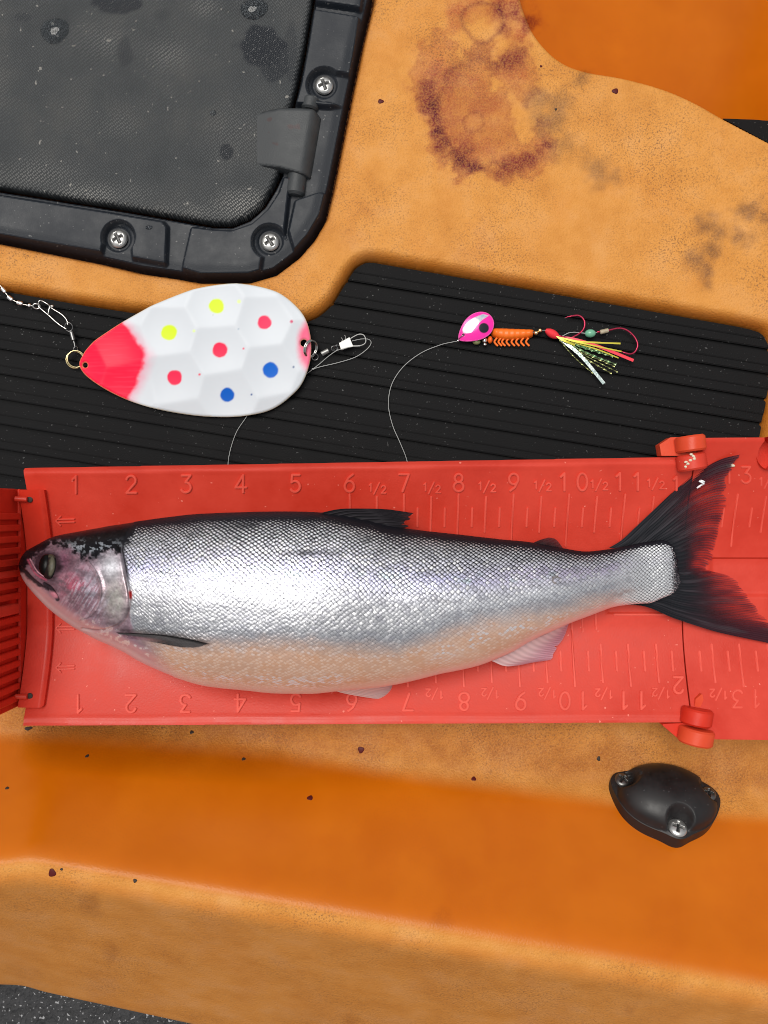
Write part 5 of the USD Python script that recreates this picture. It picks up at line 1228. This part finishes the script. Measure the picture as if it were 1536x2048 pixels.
# grub body
gp = [(986, 672), (983, 664), (986, 656.5), (1010, 656), (1040, 657), (1066, 658.5), (1067, 666), (1065, 673), (1048, 677), (1017, 679.5), (1000, 678)]
gpoly = poly(gp, bz)
def gz_(x, y, d): return MAT_Z + 0.0008 + 0.0034 * np.sqrt(np.clip(-d / 0.0026, 0, 1) * (2 - np.clip(-d / 0.0026, 0, 1))) + 0.00012 * np.sin(x / 0.00042)
a_, b_, _, _ = sheet(gpoly, 0.00028, gz_, 0.0006)
grub = obj(spn, "grub_body", (a_, b_), "orange_soft", smooth=True)
for x in (989, 997, 1004, 1013, 1023, 1032, 1042, 1052):
    obj(grub, "grub_leg", ptube([(x + 5, 675.5, bz), (x, 683.5, bz - .0006), (x + 3.5, 689, bz - .0008), (x + 7, 692, bz - .0008)], [0.0005] * 18 + [0.00042], 8, 6), "orange_soft", smooth=True)
# thread head with wraps
c0, c1 = P(1091, 660, bz), P(1118, 675, bz)
t = np.linspace(0, 1, 90); rad = (0.0004 + 0.0016 * np.sin(np.pi * np.clip(t * 0.96 + 0.02, 0, 1)) ** 0.7) + 0.00008 * np.sin(t * 150)
obj(spn, "thread_head", tube(c0 + (c1 - c0) * t[:, None], rad, 20), "red_thread", smooth=True)
obj(spn, "hook_wire", ptube([(1060, 666, bz), (1085, 661, bz), (1092, 661, bz)], 0.0003), "dark_wire", smooth=True)
def strand(pts_px, w, look, twist=0.0, n=60, z=bz, nm="tinsel_strand"):
    a = np.array(pts_px, float); c = catmull(a, False, 20); s = np.linspace(0, len(c) - 1, n)
    c = np.stack([np.interp(s, np.arange(len(c)), c[:, k]) for k in range(2)], 1)
    zz_ = z + 0.0008 * np.sin(np.linspace(0.3, 2.6, n)); p = P(c[:, 0], c[:, 1], zz_)
    tg = np.gradient(p, axis=0); tg /= np.linalg.norm(tg, axis=1, keepdims=True)
    sd = np.cross(tg, [0, 0, 1.0]); sd /= np.linalg.norm(sd, axis=1, keepdims=True); up = np.cross(sd, tg)
    ph = twist * np.linspace(0, 2 * np.pi, n)
    ww_ = w * S0 / 2 * np.clip(np.linspace(0.3, 3.0, n), 0.3, 1)
    dv2 = (np.cos(ph)[:, None] * sd + np.sin(ph)[:, None] * up) * ww_[:, None]
    th_ = (-np.sin(ph)[:, None] * sd + np.cos(ph)[:, None] * up) * 0.00005
    v = np.concatenate([p - dv2 - th_, p + dv2 - th_, p + dv2 + th_, p - dv2 + th_])
    f = []
    for k in range(4):
        k2 = (k + 1) % 4
        for i in range(n - 1): f += [(k * n + i, k2 * n + i, k2 * n + i + 1), (k * n + i, k2 * n + i + 1, k * n + i + 1)]
    f += [(0, n, 2 * n), (0, 2 * n, 3 * n), (n - 1, 3 * n - 1, 2 * n - 1), (n - 1, 4 * n - 1, 3 * n - 1)]
    obj(spn, nm, trimesh.Trimesh(v, np.array(f), process=False), look, smooth=False)
r0 = (1113, 673)
strand([r0, (1160, 710), (1208, 767)], 6.5, "tinsel_silver", z=bz + .001)
strand([r0, (1150, 679), (1200, 694), (1267, 721)], 6.0, "tinsel_red", z=bz + .0012)
strand([r0, (1150, 682), (1190, 685), (1241, 687)], 3.2, "tinsel_yellow", z=bz + .0014)
strand([r0, (1150, 683), (1190, 692), (1243, 703)], 2.6, "tinsel_yellow", z=bz + .0016)
strand([r0, (1145, 684), (1195, 699), (1237, 716)], 2.4, "tinsel_yellow", z=bz + .0006)
strand([r0, (1130, 682), (1150, 690)], 4.0, "tinsel_yellow", z=bz + .0016)
for e_, lk, w_ in (((1226, 713), "tinsel_green", 3.6), ((1219, 707), "tinsel_green", 3.2), ((1232, 729), "tinsel_green", 3.4), ((1229, 733), "tinsel_olive", 2.8), ((1223, 747), "tinsel_olive", 3.0), ((1235, 744), "tinsel_olive", 2.0), ((1196, 755), "tinsel_olive", 2.0), ((1215, 722), "tinsel_green", 3.0)):
    strand([r0, ((r0[0] + e_[0]) / 2 - 4, (r0[1] + e_[1]) / 2 + 2), e_], w_, lk, twist=4.5, z=bz + RNG.uniform(0, 0.0012))
hz = bz + 0.0014
taper = lambda n: np.r_[np.linspace(0.00008, 0.00042, 6), np.full(n - 6, 0.00042)]
h1 = [(1130.5, 635, hz), (1144, 632, hz), (1156.5, 631, hz), (1165, 636, hz), (1169.5, 645.5, hz), (1167.5, 657, hz), (1160, 666, hz), (1150, 672, hz), (1139, 676, hz), (1118, 672, hz)]
obj(spn, "hook", ptube(h1, taper(6 * 9 + 1), 10, 6), "red_hook", smooth=True)
h2 = [(1243, 703, hz), (1251, 706, hz), (1260.5, 708, hz), (1269.5, 704, hz), (1275, 692.5, hz), (1273, 681, hz), (1264.7, 669, hz), (1252, 659.5, hz), (1237, 656.5, hz), (1217, 660.5, hz), (1194, 664.5, hz)]
obj(spn, "hook", ptube(h2, taper(6 * 10 + 1), 10, 6), "red_hook", smooth=True)
obj(spn, "thread_wrap", rod_at(1200, 664.5, 1217, 660.5, hz, 4.4, 0.0003), "wrap_tan", smooth=40)
bead(1180.5, 666.8, 11, 8.2, "green_bead", z=bz + 0.001)
obj(spn, "hook_line", ptube([(1120, 674, hz), (1129, 670, hz), (1137, 666, hz), (1148, 664.5, hz), (1160, 665.5, hz), (1180, 667, hz), (1200, 664, hz)], 0.00018, 6), "line_nylon", smooth=True)
lz = MAT_Z + 0.0012
obj(spn, "leader_line", ptube([(917, 682, bz), (900, 685, lz), (880, 690, lz), (842, 706, lz), (806, 734, lz), (783, 770, lz), (777, 810, lz), (785, 850, lz), (800, 885, lz + .001), (813, 918, lz + .001), (822, 960, lz + .001)], 0.00015, 6), "line_nylon", smooth=True)

# ------------------------------------------------------------------ water drops on the hatch
for x, y, rx, ry, h, lab in ((109, 61, 27, 26, 0.0022, "large water drop on the left of the dusty hatch lid"), (508, 18, 26, 21, 0.0020, "large water drop at the top edge of the hatch lid"), (426, 226, 6, 6, 0.0010, "tiny water drop near the middle of the hatch lid"), (298, 455, 7, 4.5, 0.0009, "tiny oval water drop on the smooth black rim beside a screw")):
    p = P(x, y, ZH + 0.0002); nr_, na_ = 12, 40
    T, H = np.meshgrid(np.linspace(0, 1, nr_), np.linspace(0, 2 * np.pi, na_, endpoint=False), indexing="ij")
    wob = 1 + 0.06 * np.sin(2 * H + 0.7) + 0.04 * np.sin(3 * H)
    v1 = np.stack([T * np.cos(H) * rx * S0 * wob, T * np.sin(H) * ry * S0 * wob, h * (1 - T ** 2) ** 0.8], -1).reshape(-1, 3)
    v2 = v1 * [1, 1, 0] - [0, 0, 0.0004]
    i, j = np.meshgrid(np.arange(nr_ - 1), np.arange(na_), indexing="ij")
    qd = np.stack([i * na_ + j, (i + 1) * na_ + j, (i + 1) * na_ + (j + 1) % na_, i * na_ + (j + 1) % na_], -1).reshape(-1, 4)
    f = np.vstack([qd[:, [0, 1, 2]], qd[:, [0, 2, 3]]]); n = len(v1)
    rimi = (nr_ - 1) * na_ + np.arange(na_); rimn = (nr_ - 1) * na_ + (np.arange(na_) + 1) % na_
    f = np.vstack([f, f[:, ::-1] + n, np.stack([rimi, rimi + n, rimn + n], 1), np.stack([rimi, rimn + n, rimn], 1)])
    tag(obj("/World", "water_drop", (np.vstack([v1, v2]) + p, f), "water", smooth=45), lab, "water drop")
